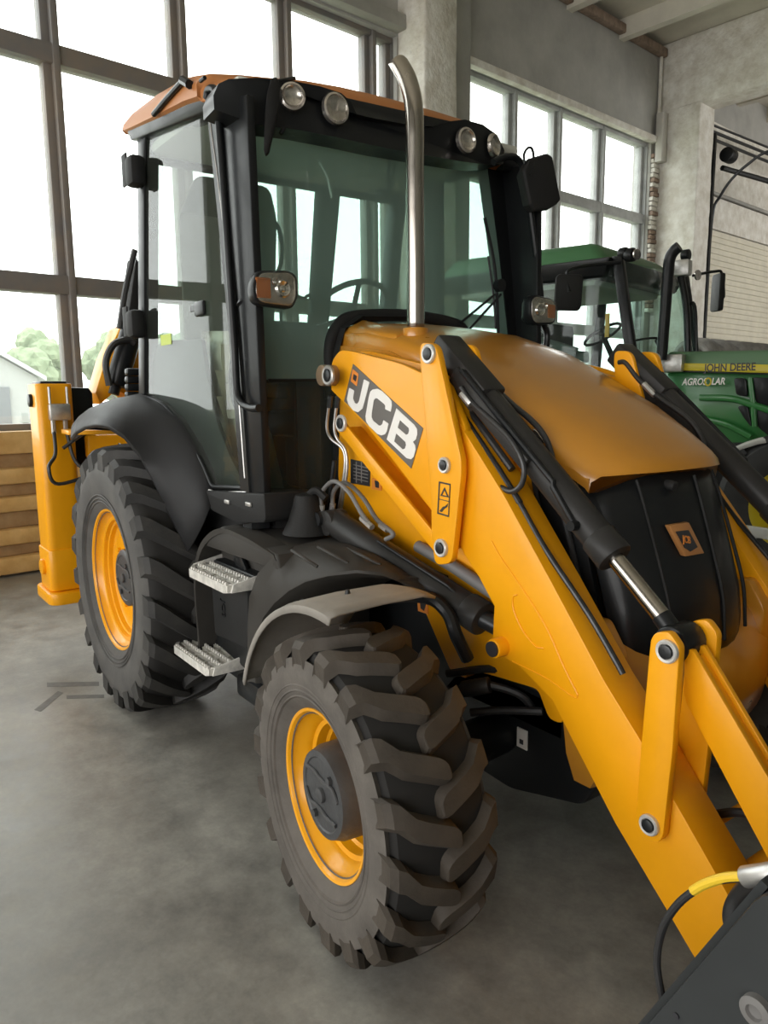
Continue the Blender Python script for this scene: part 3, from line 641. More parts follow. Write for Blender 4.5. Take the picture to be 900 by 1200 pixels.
# lever label
P = pxz([(514.5, 564), (528, 567), (526, 606), (512.5, 602)], -.586); inn = pxz([(515.5, 566), (527, 568.7), (525.2, 604), (513.7, 600.5)], -.586)
flatshape('label_border', [P, inn], -.5862, LBL, JB); tri = pxz([(521, 571), (526, 583), (516, 581)], -.586); tri2 = pxz([(521, 574.5), (524, 581.3), (518, 580)], -.586); flatshape('warning_triangle', [tri, tri2], -.5862, LBL, JB)
flatshape('label_bar', [pxz([(514, 584.2), (527, 587.5), (527, 588.3), (514, 585)], -.586)], -.5862, LBL, JB); flatshape('label_mark', [pxz([(515, 599), (519, 594), (522, 593), (525, 590), (524, 594), (520, 597), (518, 600)], -.586)], -.5862, LBL, JB)
# ------------------------------------------------------------------ bonnet
st = [  # x, half width, edge height, crown rise, lower edge
    (-1.02, .36, 1.915, .035, 1.66), (-.80, .37, 1.89, .04, 1.60), (-.55, .375, 1.845, .042, 1.55), (-.30, .378, 1.765, .045, 1.50), (-.08, .378, 1.66, .045, 1.53), (.10, .375, 1.565, .042, 1.485), (.22, .368, 1.487, .03, 1.443), (.30, .352, 1.428, .02, 1.408), (.322, .340, 1.405, .016, 1.386), (.328, .335, 1.39, .008, 1.384)]
rows = []
for x, hw, ze, cr, zl in st:
    r = []
    for s in (-1, 1):
        seq = [(hw+.004, zl), (hw+.004, ze-.05), (hw, ze-.018), (hw-.022, ze), (hw-.07, ze+cr*.45)]
        seg = [(s*a, b) for a, b in seq]
        r.append(seg)
    mid = [(y*hw/6, ze+cr*(1-(y/6)**2*.55)) for y in (-4, -2.6, -1.3, 0, 1.3, 2.6, 4)]
    sec = r[0]+mid+r[1][::-1]
    bow = lambda y: .11*(1-(y/.36)**2) if x > .05 else 0
    k = max(0, min(1, (x-.0)/.325))
    rows.append([Vector((x-.035*k+.145*k*(1-(abs(y)/.375)**3), y, z)) for y, z in sec])
bm = nb(); V = grid(bm, rows); 
fr = V[-1]; bm.faces.new(fr[::-1]) 
bon = link('bonnet', bm, YEL_SHADE, JB, 50)
bm = nb(); grid(bm, [[Vector((-1.03, s*.40, 1.6)), Vector((-1.03, s*.42, 1.80)), Vector((-1.03, s*.38, 1.93)), Vector((-1.03, s*.28, 1.985)), Vector((-1.03, 0, 2.0))] for s in (-1,)]+[[Vector((-.94, s*.38, 1.6)), Vector((-.94, s*.40, 1.80)), Vector((-.94, s*.36, 1.91)), Vector((-.94, s*.27, 1.965)), Vector((-.94, 0, 1.975))] for s in (-1,)])
tube(bm, [(-1.0, -.40, 1.62), (-1.0, -.405, 1.82), (-1.0, -.36, 1.92), (-1.0, -.27, 1.965), (-1.0, 0, 1.985), (-1.0, .27, 1.965), (-1.0, .36, 1.92), (-1.0, .405, 1.82)], .03, 12); link('rear_seal', bm, BLKM, JB)
q = at(632, 512, y=-.386); bm = nb(); prism(bm, rounded(pxz([(624, 502), (630, 505), (640, 519), (634, 521)], -.386), .006, 2), -.392, -.375, r=.003); link('side_lamp', bm, LENSR, JB)
# raised ridge on the near rear of the bonnet
bm = nb(); hexa(bm, [(-.96, -.36, 1.80), (-.62, -.365, 1.78), (-.58, -.36, 1.86), (-.94, -.355, 1.915), (-.96, -.28, 1.80), (-.62, -.28, 1.78), (-.60, -.27, 1.885), (-.94, -.27, 1.955)], .015); link('bonnet_bulge', bm, YEL_SHADE, JB)
bm = nb(); prism(bm, rounded([(-.95, 1.60), (-.55, 1.60), (-.2, 1.50), (-.25, 1.68), (-.6, 1.80), (-.95, 1.84)], .02), -.385, -.36); link('bonnet_flank', bm, YEL_SHADE, JB)
# grille
rows = []
for z, hw, xe, bow in ((1.388, .330, .275, .145), (1.30, .338, .31, .14), (1.15, .344, .365, .13), (1.0, .346, .415, .12), (.90, .343, .435, .11), (.80, .335, .43, .11)):
    rows.append([Vector((xe+bow*(1-(abs(k)/6)**3), hw*k/6, z-(.07 if z < .85 else 0)*(1-(k/6)**2)*0)) for k in range(-6, 7)])
bm = nb(); V = grid(bm, rows); gr = link('grille', bm, BLK, JB, 50); solid(gr, .02)
bm = nb()
for yy, zz0 in ((-.20, 1.39), (.05, 1.39), (.24, 1.39)):
    pts = [Vector((xe+bow*(1-(abs(yy)/hw)**3)+.002, yy+(1.39-z)*.05, z)) for z, hw, xe, bow in ((1.375, .331, .28, .145), (1.30, .338, .31, .14), (1.15, .344, .365, .13), (1.0, .346, .415, .12), (.86, .342, .435, .11))]
    tube(bm, pts, .006, 6)
link('grille_rib', bm, BLKM, JB)
c = at(780, 567, x=.42); bm = nb(); cyl(bm, c, c+Vector((.035, 0, -.005)), .016, n=16, b=.004); link('grille_latch', bm, BLKM, JB)
def em(px, py, dx=0): q = at(px, py, x=.503+dx); q.x += -(q.z-1.175)*.30; return q
bm = nb(); Q = [em(792, 617), (em(815, 613)), em(823, 648), em(801, 652)]; hexa(bm, Q+[q-Vector((.02, 0, 0)) for q in Q], .004); eb2 = link('emblem', bm, mat('emblem_bronze', (.52, .24, .08), .35, metal=.2), JB)
bm = nb(); Q = [em(798, 624, .004), em(812, 622, .004), em(817, 641, .004), em(808, 646, .004), em(803, 642, .004)]; V = [bm.verts.new(q) for q in Q]; V2 = [bm.verts.new(q-Vector((.004, 0, 0))) for q in Q]; bm.faces.new(V); bm.faces.new(V2[::-1])
for i in range(5): bm.faces.new((V[i], V2[i], V2[(i+1) % 5], V[(i+1) % 5]))
link('emblem_print', bm, LBL, eb2, 0)
q1 = em(807, 633, .006); text('emblem_letters', 'JCB', .030, tuple(q1), ORD, eb2, rot=(pi/2-.28, .22, pi/2+.05), ext=.0008, bold=.0008)
# side grille and posts beside the engine
for s in (-1, 1):
    bm = nb(); hexa(bm, [(-.25, s*.345, 1.0), (.42, s*.335, .86), (.26, s*.338, 1.41), (-.25, s*.36, 1.62), (-.25, s*.30, 1.0), (.40, s*.28, .86), (.24, s*.28, 1.40), (-.25, s*.30, 1.62)], .006); link('side_grille', bm, BLK, JB)
    bm = nb(); tube(bm, [(.20, s*.35, 1.39), (.30, s*.352, 1.12), (.36, s*.35, .86)], .010, 8); tube(bm, [(.12, s*.362, 1.42), (.20, s*.365, 1.12), (.28, s*.362, .84)], .008, 8); link('grille_post', bm, FEND, JB)
# orange nose / counterweight below the grille
rows = []
for z, hw, xe, bow in ((.92, .40, .40, .06), (.86, .44, .45, .07), (.78, .46, .50, .08), (.68, .46, .51, .08), (.56, .44, .49, .08), (.46, .40, .42, .06)):
    rows.append([Vector((.36, -hw, z))]+[Vector((xe+bow*(1-(k/6)**2), hw*k/6, z+.05*((abs(k)/6)**4 if z > .8 else 0))) for k in range(-6, 7)]+[Vector((.36, hw, z))])
bm = nb(); V = grid(bm, rows); bm.faces.new(V[0]); bm.faces.new(V[-1][::-1]); link('nose_weight', bm, YEL_SHADE, JB, 50)
for s in (-1, 1):
    bm = nb(); prism(bm, rounded([(.34, .62), (.50, .70), (.52, .90), (.45, 1.0), (.36, .96)], .03), s*.37, s*.44, r=.012); link('nose_cheek', bm, YEL_SHADE, JB)
# cross tube between the arms and far hardware
bm = nb(); cyl(bm, (.93, -.45, .42), (.93, .45, .42), .06, n=24); cyl(bm, (.80, -.42, .52), (.80, .42, .52), .012, n=10); link('cross_tube', bm, YEL, JB)
# ------------------------------------------------------------------ bucket
prof = [(1.02, .12), (1.11, .55), (1.31, .95), (1.45, 1.0), (1.95, .62), (2.15, .10), (2.02, .05), (1.2, .04)]
bm = nb(); prism(bm, rounded(prof, .02, 2), -1.16, -1.135, r=.004); prism(bm, rounded(prof, .02, 2), 1.135, 1.16, r=.004)
bp = [(1.02, .12), (1.11, .55), (1.31, .95)]
for (x0, z0), (x1, z1) in zip([(2.15, .05), (1.2, .04), (1.02, .12), (1.11, .55)], [(1.2, .04), (1.02, .12), (1.11, .55), (1.31, .95)]):
    d = Vector((x1-x0, 0, z1-z0)).normalized(); n_ = Vector((-d.z, 0, d.x))*.012
    hexa(bm, [Vector((x, y, z))+n_*k for y in (-1.14, 1.14) for (x, z, k) in ((x0, z0, 0), (x1, z1, 0), (x1, z1, 1), (x0, z0, 1))], 0)
bucket = link('bucket', bm, CONC, JB)
c = at(889, 1182, y=-1.16); bm = nb(); lathe(bm, [(0, .022), (-.012, .022), (-.014, .012), (-.008, .010), (-.006, 0)], 28, c); link('bucket_boss', bm, HOSEG, bucket)
c = at(793, 1190, y=-1.16); bm = nb(); cyl(bm, c+Vector((0, .002, 0)), c-Vector((0, .003, 0)), .005, n=14); link('bolt_hole', bm, LBL, bucket)
# guarded hose loop over the bucket back
hy = -1.10
def hp(px, py, y=hy): q = at(px, py, y=y); return q
bm = nb(); tube(bm, [hp(905, 1030), hp(880, 1029), hp(850, 1030), hp(824, 1038), hp(798, 1056), hp(780, 1080), hp(772, 1105), hp(770, 1130), hp(774, 1158), hp(780, 1185)], .0065, 10); link('hose', bm, HOSE, JB)
bm = nb(); tube(bm, [hp(876, 1027), hp(850, 1028.5), hp(826, 1036), hp(812, 1044)], .0078, 10); link('hose_sleeve', bm, YTAPE, JB)['label'] = 'yellow hazard sleeve round the bucket hose'
bm = nb(); cyl(bm, hp(872, 1028), hp(915, 1022), .016, n=16, b=.003); link('hose_clamp', bm, STEEL, JB)
bm = nb(); tube(bm, [hp(893, 1030, -.95), hp(872, 1048, -.9), hp(860, 1075, -.9), hp(870, 1110, -.9)], .02, 12); tube(bm, [pt3(835, 955, -.35), pt3(860, 952, -.35), pt3(885, 954, -.35)], .012, 8); link('hose', bm, HOSE, JB)
# ------------------------------------------------------------------ cab
YS = -.785                     # side plane
def sym(name, build, m, sm=35, parent=JB):
    for s in (1, -1):
        bm = nb(); build(bm)
        if s == -1: bmesh.ops.transform(bm, matrix=Matrix.Diagonal((1, -1, 1, 1)), verts=bm.verts)
        link(name, bm, m, parent, sm)
def A(px, py, y=YS): q = at(px, py, y=y); return (q.x, q.z)
# pillars
def apil(bm):
    sec = [(-.985, .726, 1.10), (-1.0, .724, 1.25), (-1.05, .70, 1.88), (-1.108, .675, 2.33), (-1.186, .645, 2.84)]
    rows = [[Vector((x, -.80, z)), Vector((x+.012, -.76, z)), Vector((x+.014, -yi, z)), Vector((x-.06, -yi, z)), Vector((x-.085, -.74, z)), Vector((x-.08, -.80, z))] for x, yi, z in sec]
    V = grid(bm, rows, True); bm.faces.new(V[0]); bm.faces.new(V[-1][::-1])
sym('front_pillar', apil, BLK)
(ctx, ctz), (cbx, cbz) = A(165, 135), A(163, 462)
def cpil(bm):
    hexa(bm, [(cbx-.02, -.80, cbz-.3), (cbx+.075, -.80, cbz-.3), (cbx+.075, -.72, cbz-.3), (cbx-.02, -.72, cbz-.3), (ctx-.02, -.80, 2.96), (ctx+.075, -.80, 2.96), (ctx+.075, -.72, 2.96), (ctx-.02, -.72, 2.96)], .012)
sym('rear_pillar', cpil, BLK)
# roof side rail
def rail(bm):
    hexa(bm, [(-2.13, -.82, 2.875), (-1.10, -.80, 2.74), (-1.10, -.70, 2.74), (-2.13, -.70, 2.875), (-2.16, -.83, 2.935), (-1.08, -.82, 2.80), (-1.08, -.70, 2.80), (-2.16, -.70, 2.935)], .010)
sym('roof_rail', rail, BLK)
# roof shell
rows = []
RS_ = [(-2.19, 2.925, 2.94, .0), (-2.17, 2.918, 2.985, .012), (-2.08, 2.905, 3.003, .016), (-1.73, 2.862, 2.985, .03), (-1.40, 2.825, 2.948, .035), (-1.18, 2.80, 2.905, .02), (-1.07, 2.785, 2.88, .014), (-1.02, 2.775, 2.868, .01), (-.995, 2.765, 2.84, .004), (-.99, 2.75, 2.79, .0)]
for i, (x, zb, zt, cr) in enumerate(RS_):
    f = i > 4
    def xx(u): return x+((.03*(1-u*u)-(.19*abs(u)**4)) if f else 0)*(1 if x > -1.1 else .4)
    sec = []
    for s_ in (-1, 1):
        q = [(.815, zb), (.838, zb+.012), (.838, zb+(zt-zb)*.55), (.822, zt-.02), (.785, zt-.004)]
        q = [Vector((xx(s_*y/.84), s_*y*(1-.018*max(0, i-5)), z)) for y, z in q]
        if s_ == 1: q = q[::-1]
        if s_ == -1: sec += q
        if s_ == -1:
            sec += [Vector((xx(u), u*.84*(1-.018*max(0, i-5)), zt+cr*(1-u*u))) for u in (-.8, -.6, -.4, -.2, 0, .2, .4, .6, .8)]
        else: sec += q
    rows.append(sec)
bm = nb(); V = grid(bm, rows); bm.faces.new(V[0]); bm.faces.new(V[-1][::-1]); roof = link('roof', bm, ROOFM, JB, 50)
bm = nb(); box(bm, (-2.12, -.76, 2.80), (-1.05, .76, 2.85), .02, Matrix.Rotation(0, 4, 'Y')); link('headliner', bm, HEAD, JB)
# front visor with raised lamp pods at both corners
VO = [(251, 128), (250, 112), (256, 98), (268, 92.5), (300, 91), (340, 94), (375, 101), (400, 109), (411, 119), (418, 134), (440, 139), (478, 146), (508, 148), (528, 142), (545, 140), (566, 146), (583, 158), (591, 176), (590, 192), (570, 193), (540, 189), (500, 182), (450, 173), (400, 162), (350, 152), (300, 146)]
def vx(px): u = (px-421)/171; return -.925-.065*u*u-.03*max(0, abs(u)-.85)*6
A1c = [at(a, b, x=vx(a)) for a, b in VO]
bm = nb(); A1 = [bm.verts.new(p) for p in A1c]; A2 = [bm.verts.new((p.x-.13, p.y*.985, p.z)) for p in A1c]
bm.faces.new(A1); bm.faces.new(A2[::-1]); n = len(A1c)
for i in range(n): bm.faces.new((A1[i], A2[i], A2[(i+1) % n], A1[(i+1) % n]))
bmesh.ops.triangulate(bm, faces=[f for f in bm.faces if len(f.verts) > 4]); vis = link('front_visor', bm, BLK, JB, 30)
for px_, py_, rr_ in ((342, 114, .042), (392, 128, .050), (545, 165, .046), (577, 171, .044)):
    q_ = at(px_, py_, x=vx(px_)+.008); x, yy, z = q_.x, q_.y, q_.z
    wl = empty('work_lamp', (x, yy, z), JB)
    bm = nb(); t = nb(); lathe(t, [(.0, rr_+.01), (-.016, rr_+.008), (-.02, rr_), (-.012, rr_-.004), (-.004, rr_*.6), (.0, 0)], 28); bmesh.ops.transform(t, matrix=Matrix.Translation((x, yy, z)) @ Matrix.Rotation(pi/2+(.35 if abs(yy) > .5 and yy > 0 else (-.3 if yy < -.5 else 0)), 4, 'Z') , verts=t.verts); join(bm, t)
    link('lamp_body', bm, LENSR, wl)
    bm = nb(); t = nb(); lathe(t, [(-.018, rr_-.001), (-.026, rr_*.6), (-.028, 0)], 28); bmesh.ops.transform(t, matrix=Matrix.Translation((x, yy, z)) @ Matrix.Rotation(pi/2, 4, 'Z'), verts=t.verts); join(bm, t)
    link('lamp_lens', bm, LENS, wl)
# windscreen (upper) and lower corner panes
rows = []
for z, xe, yi, b in ((2.80, -1.17, .66, .08), (2.33, -1.10, .69, .075), (1.88, -1.045, .71, .07), (1.70, -1.03, .72, .065)):
    rows.append([Vector((xe+b*(1-(k/8)**2), yi*k/8, z)) for k in range(-8, 9)])
bm = nb(); grid(bm, rows); link('windscreen', bm, CABF, JB, 60)
for s in (-1, 1):
    bm = nb(); P = [Vector((-1.005+.06*(1-(y/.70)**2), y, z)) for y, z in ((s*.70, 1.22), (s*.45, 1.19), (s*.40, 1.24), (s*.40, 1.69), (s*.70, 1.695))]
    bm.faces.new([bm.verts.new(p) for p in P]); link('lower_pane', bm, SIDG, JB, 0)
    bm = nb(); tube(bm, [(-.995, s*.70, 1.698), (-.965, s*.50, 1.698), (-.955, s*.38, 1.698)], .006, 6, 0); tube(bm, [(-.985, s*.70, 1.205), (-.96, s*.47, 1.175), (-.955, s*.41, 1.21), (-.955, s*.395, 1.6)], .018, 8, 0); link('pane_frame', bm, BLK, JB)
bm = nb(); box(bm, (-1.10, -.70, 1.02), (-.98, .70, 1.21), .03); box(bm, (-1.25, -.45, 1.15), (-1.02, .45, 1.75), .05); link('cab_front_panel', bm, BLKM, JB)
# side door: glass, frame, handle
DG = [A(172, 157), A(250, 128), A(262, 150), A(293, 572), A(250, 570), A(240, 545), A(216, 502), A(192, 473), A(166, 462)]
def dg(bm):
    bm.faces.new([bm.verts.new((x, YS, z)) for x, z in rounded(DG, [.05, .03, .02, .03, .03, .1, .1, .1, .04], 4)])
sym('door_glass', dg, SIDG, 0)
def seal(bm):
    P = [(x, YS-.006, z) for x, z in rounded(DG, [.05, .03, .02, .03, .03, .1, .1, .1, .04], 4)]; tube(bm, P+[P[0]], .009, 8, 0)
sym('door_seal', seal, BLK)
def edge(bm):
    P = [(A(170, 466)[0], A(170, 466)[1])]; tube(bm, [(lambda q: (q[0], YS-.012, q[1]))(A(a, b)) for a, b in ((166, 466), (192, 477), (216, 507), (239, 549), (248, 574), (292, 577))], .006, 6)
    tube(bm, [(lambda q: (q[0], YS-.015, q[1]))(A(a, b)) for a, b in ((250, 140), (262, 230), (276, 360), (291, 560))], .004, 6)
sym('trim_strip', edge, STEEL)
def grab(bm):
    tube(bm, [(lambda q: (q[0], YS-.035, q[1]))(A(a, b)) for a, b in ((252, 118), (254, 108), (262, 108), (265, 130), (274, 250), (284, 400), (287, 455), (293, 472), (304, 478), (313, 478))], .015, 12)
sym('grab_rail', grab, BLK)
def dfr(bm): # door frame behind the grab rail
    hexa(bm, [Vector((*A(a, b)[:1], y, A(a, b)[1])) for y in (YS-.005, YS+.03) for a, b in ((252, 120), (290, 110), (312, 610), (292, 610))], .008)
sym('door_frame', dfr, BLK)
bm = nb(); q1 = A(237, 361); box(bm, (q1[0]-.05, YS-.02, q1[1]-.035), (q1[0]+.05, YS+.0, q1[1]+.03), .012); box(bm, (q1[0]-.10, YS-.015, q1[1]-.01), (q1[0]+.02, YS-.008, q1[1]+.02), .003); link('door_lock', bm, BLK, JB)
q1 = A(195, 398); flatshape('door_sticker', [[(q1[0]-.07, q1[1]-.025), (q1[0]+.07, q1[1]-.025), (q1[0]+.07, q1[1]+.025), (q1[0]-.07, q1[1]+.025)]], YS-.002, mat('lime_sticker', (.45, .55, .05), .5), JB)
# hinges on the rear pillar
for py in (202, 380):
    bm = nb(); q1 = A(166, py, -.80); box(bm, (q1[0]-.06, -.87, q1[1]-.07), (q1[0]+.05, -.79, q1[1]+.07), .025); box(bm, (q1[0]-.10, -.865, q1[1]-.06), (q1[0]-.03, -.855, q1[1]+.09), .004); link('rear_lamp' if False else 'pillar_hinge', bm, BLKM, JB)
# sill block below the door
(sx0, sz0), (sx1, sz1) = A(247, 577), A(318, 577)
def sill(bm):
    prism(bm, rounded([A(245, 574), A(316, 578), A(318, 612), A(285, 613), A(252, 597)], [.02, .01, .03, .04, .04], 4), YS-.025, -.60, r=.010)
sym('door_sill', sill, BLKM)
bm = nb()
for px in (266, 291): q1 = A(px, 589 if px == 266 else 592, YS-.03); box(bm, (q1[0]-.025, YS-.034, q1[1]-.006), (q1[0]+.025, YS-.024, q1[1]+.012), .004)
link('sill_clip', bm, STEEL, JB)
# cab floor and rear wall trim
bm = nb(); box(bm, (-2.2, -.74, 1.02), (-1.05, .74, 1.14), .02); box(bm, (-2.28, -.60, 1.1), (-2.16, .60, 1.62), .03); link('cab_floor', bm, BLKM, JB)
bm = nb(); box(bm, (-2.22, -.74, 1.58), (-2.14, .74, 1.68), .02); box(bm, (-2.14, -.74, 2.78), (-2.05, .74, 2.9), .02)
hexa(bm, [(-2.2, .15, 1.65), (-2.13, .15, 1.65), (-2.13, .25, 1.65), (-2.2, .25, 1.65), (-2.13, .22, 2.8), (-2.06, .22, 2.8), (-2.06, .36, 2.8), (-2.13, .36, 2.8)], .01); link('rear_window_frame', bm, BLKM, JB)
bm = nb(); bm.faces.new([bm.verts.new(p) for p in ((-2.17, -.72, 1.66), (-2.17, .72, 1.66), (-2.08, .72, 2.82), (-2.08, -.72, 2.82))]); link('rear_glass', bm, SIDG, JB, 0)
bm = nb(); prism(bm, rounded([(-.60, 1.66), (-.60, 2.55), (-.50, 2.76), (-.08, 2.76), (-.04, 2.6), (-.10, 1.66)], .05), -2.12, -2.10, 'x', r=.004); link('rear_panel', bm, mat('grey_beige_panel', (.20, .21, .18), .9), JB)  # opaque grey-beige panel just inside the rear glass
# far door pillar seen through the glass
bm = nb(); hexa(bm, [(-1.78, .70, 1.2), (-1.60, .70, 1.2), (-1.60, .76, 1.2), (-1.78, .76, 1.2), (-1.86, .70, 2.85), (-1.62, .70, 2.85), (-1.62, .76, 2.85), (-1.86, .76, 2.85)], .01); link('door_post', bm, BLKM, JB)
# interior: seat, steering wheel, console, controls
st_ = empty('seat', (-1.75, 0, 1.15), JB)
bm = nb(); box(bm, (-2.0, -.24, 1.42), (-1.52, .24, 1.56), .05); box(bm, (-1.85, -.18, 1.15), (-1.62, .18, 1.45), .03); link('cushion', bm, SEATM, st_)
bm = nb(); box(bm, (-.06, -.24, 0), (.06, .24, .55), .05, Matrix.Translation((-1.98, 0, 1.5)) @ Matrix.Rotation(-.15, 4, 'Y')); link('backrest', bm, SEATM, st_)
bm = nb(); box(bm, (-1.95, -.34, 1.62), (-1.6, -.26, 1.70), .02); box(bm, (-1.95, .26, 1.62), (-1.6, .34, 1.70), .02); link('armrest', bm, SEATM, st_)
sc_ = Vector((-1.45, .0, 2.045)); ax_ = Vector((-.62, -.0, .78)).normalized(); u_, v_ = frame3(ax_)
sw = empty('steering_wheel', sc_, JB)
bm = nb(); tube(bm, [sc_+(u_*cos(a)+v_*sin(a))*.20 for a in [2*pi*k/40 for k in range(41)]], .014, 10, 0); link('rim', bm, BLK, sw)
bm = nb()
for a in (.3, 2.4, 4.5): tube(bm, [sc_-ax_*.03, sc_+(u_*cos(a)+v_*sin(a))*.19], .013, 8, 0)
cyl(bm, sc_-ax_*.06, sc_+ax_*.005, .05, n=20, b=.01); link('spoke', bm, BLK, sw)
bm = nb(); tube(bm, [sc_-ax_*.05, sc_-ax_*.35, (-1.24, .0, 1.2)], .05, 14); hexa(bm, [(-1.28, -.18, 1.78), (-1.06, -.22, 1.72), (-1.06, .22, 1.72), (-1.28, .18, 1.78), (-1.30, -.16, 1.93), (-1.10, -.2, 1.86), (-1.10, .2, 1.86), (-1.30, .16, 1.93)], .03); link('steering_console', bm, INTR, JB)
bm = nb(); hexa(bm, [(-1.9, -.62, 1.15), (-1.35, -.62, 1.15), (-1.35, -.42, 1.15), (-1.9, -.42, 1.15), (-1.9, -.62, 1.55), (-1.5, -.62, 1.50), (-1.5, -.42, 1.50), (-1.9, -.42, 1.55)], .04); link('side_console', bm, INTR, JB)
bm = nb(); tube(bm, [(-1.28, -.42, 1.25), (-1.30, -.40, 1.60), (-1.28, -.40, 1.85)], .008, 8); tube(bm, [(-1.20, -.52, 1.86), (-1.20, -.52, 2.02), (-1.22, -.48, 2.06), (-1.22, -.40, 2.06), (-1.2, -.36, 2.0), (-1.2, -.36, 1.3)], .007, 8); tube(bm, [(-1.5, -.3, 1.4), (-1.45, -.3, 1.75)], .01, 8); link('control_lever', bm, BLK, JB)
bm = nb(); c = Vector((-1.42, .22, 2.62)); box(bm, c-Vector((.02, .07, .025)), c+Vector((.02, .07, .025)), .012); tube(bm, [c, c+Vector((.05, -.03, .12)), c+Vector((.08, -.04, .2))], .008, 6); tube(bm, [c, c+Vector((.05, .03, .2))], .006, 6); link('interior_mirror', bm, BLK, JB)
# coiled hose and loop hung by the near rear pillar, door-side fan grille
bm = nb(); 
c = at(320, 290, x=-2.05); tube(bm, [c+Vector((0, cos(a)*.055, sin(a)*.14)) for a in [2*pi*k/24 for k in range(25)]], .012, 8, 0); link('hanging_loop', bm, PIN, JB)
bm = nb(); prism(bm, rounded(pxz([(186, 404), (200, 399), (238, 397), (245, 440), (257, 497), (272, 535), (289, 568), (250, 568), (240, 545), (216, 502), (192, 473), (174, 456)], -.745), .02, 3), -.755, -.735, r=.003); link('door_inner_trim', bm, mat('dark_door_trim', (.022, .027, .025), .6), JB)
bm = nb(); rnd = random.Random(8); rows = []
for j in range(13):
    py = 388+(572-388)*j/12; x0_ = 236+max(0, (py-430))*.34; rows.append([at(x0_+(298-x0_)*k/8, py, y=-.66+.035*sin(k*1.3+j*.7)+rnd.uniform(-.01, .01)) for k in range(9)])
grid(bm, rows); o = link('plastic_wrap', bm, mat('cloudy_plastic_wrap', (.74, .70, .60), .35, var=.12, vs=5), JB, 60); solid(o, .004)
c = at(281, 447, y=-.71); bm = nb(); tube(bm, [c+Vector((cos(a)*.075, 0, sin(a)*.12)) for a in [2*pi*k/28 for k in range(29)]], .016, 8, 0); cyl(bm, c+Vector((0, .01, 0)), c+Vector((0, .03, 0)), .06, n=24); link('speaker_pod', bm, BLK, JB)
# wipers on the windscreen
bm = nb()
def ws(px, py, dx=.015):
    q = at(px, py, x=-.98+dx); return q
tube(bm, [ws(568, 255), ws(580, 315), ws(584, 392)], .008, 8); tube(bm, [ws(572, 300), ws(578, 345), ws(581, 385)], .005, 6); tube(bm, [ws(580, 345), ws(540, 378)], .006, 6, 0); tube(bm, [ws(587, 345), ws(548, 388)], .006, 6, 0); cyl(bm, ws(583, 335), ws(583, 335)+Vector((.03, 0, 0)), .03, n=12); link('wiper', bm, BLK, JB)
# bright scratch-like cord under the headliner
bm = nb(); P = [at(a, b, x=-1.5) for a, b in ((374, 190), (383, 205), (387, 222), (389, 232))]; tube(bm, P, .006, 6); link('roof_cord', bm, WHT, JB)
# lamp clusters on arms
for s in (-1, 1):
    hl = empty('headlamp', (-.86, s*.73, 2.035), JB); cx_, cy_, cz_ = -.86, s*.735, 2.035
    o2 = rounded([(-.088, -.062), (.075, -.072), (.10, -.03), (.10, .05), (.07, .072), (-.075, .060), (-.10, .0)], .03, 4); o2 = [(cy_+(a if s == -1 else -a)*.98, cz_+b) for a, b in o2]
    bm = nb(); prism(bm, o2, cx_-.035, cx_+.018, 'x', r=.01); prism(bm, rounded([(cy_-.06, cz_-.05), (cy_+.06, cz_-.05), (cy_+.06, cz_+.05), (cy_-.06, cz_+.05)], .02), cx_-.08, cx_-.03, 'x', r=.015); link('housing', bm, BLK, hl)
    sh = [(cy_+(a-cy_)*.88, cz_+(b-cz_)*.86) for a, b in o2]
    bm = nb(); prism(bm, sh, cx_+.010, cx_+.020, 'x', r=.003); link('reflector', bm, LENSR, hl)
    bm = nb(); lathe_c = Vector((cx_+.02, cy_-s*-.035, cz_)); 
    for dy, dz, r0 in ((.03*s*-1, .0, .034), (.0, .022, .018)):
        t = nb(); lathe(t, [(-.004, r0), (-.012, r0*.8), (-.004, r0*.4), (-.012, 0)], 24); bmesh.ops.transform(t, matrix=Matrix.Translation((cx_+.017, cy_+dy, cz_+dz)) @ Matrix.Rotation(pi/2, 4, 'Z'), verts=t.verts); join(bm, t)
    link('lamp_bowl', bm, CHR, hl)
    bm = nb(); box(bm, (cx_+.016, cy_+s*.028, cz_-.035), (cx_+.024, cy_+s*.078, cz_+.03), .006); link('indicator', bm, AMB, hl)
    bm = nb(); ln = [(cy_+(a-cy_)*.92, cz_+(b-cz_)*.9) for a, b in o2]; prism(bm, ln, cx_+.026, cx_+.030, 'x', r=.002); link('lens', bm, LENS, hl)
    bm = nb(); tube(bm, [(cx_-.07, cy_, cz_-.02), (cx_-.16, s*.78, cz_-.03), (-1.08, s*.78, cz_-.05)], .014, 8); link('bracket', bm, BLK, hl)
# far mirror on its long bracket, near mirror folded
bm = nb(); tube(bm, [at(a, b, x=-.93) for a, b in ((578, 190), (592, 184), (606, 186), (615, 204), (622, 250), (631, 320), (634, 350))], .016, 10); tube(bm, [at(a, b, x=-.90) for a, b in ((635, 375), (641, 390), (640, 408))], .016, 10); link('mirror_bracket', bm, BLK, JB)
mr_ = empty('door_mirror', at(634, 213, x=-.85), JB)
def mq(px, py, dx=0): return at(px, py, x=-.85+dx)
PX = [(612, 200), (618, 186), (640, 179.5), (646, 183), (656, 235), (652, 240), (640, 247), (626, 248), (620, 240)]
bm = nb(); F1 = [mq(a, b) for a, b in PX]; c0 = sum(F1, Vector())/len(F1); dd = Vector((-.07, .02, 0)); F2 = [c0+(p-c0)*.9+dd for p in F1]
V1 = [bm.verts.new(p) for p in F1]; V2 = [bm.verts.new(p) for p in F2]; V3 = [bm.verts.new(c0+(p-c0)*.93+Vector((.012, 0, 0))) for p in F1]
bm.faces.new(V3); bm.faces.new(V2[::-1]); n = len(V1)
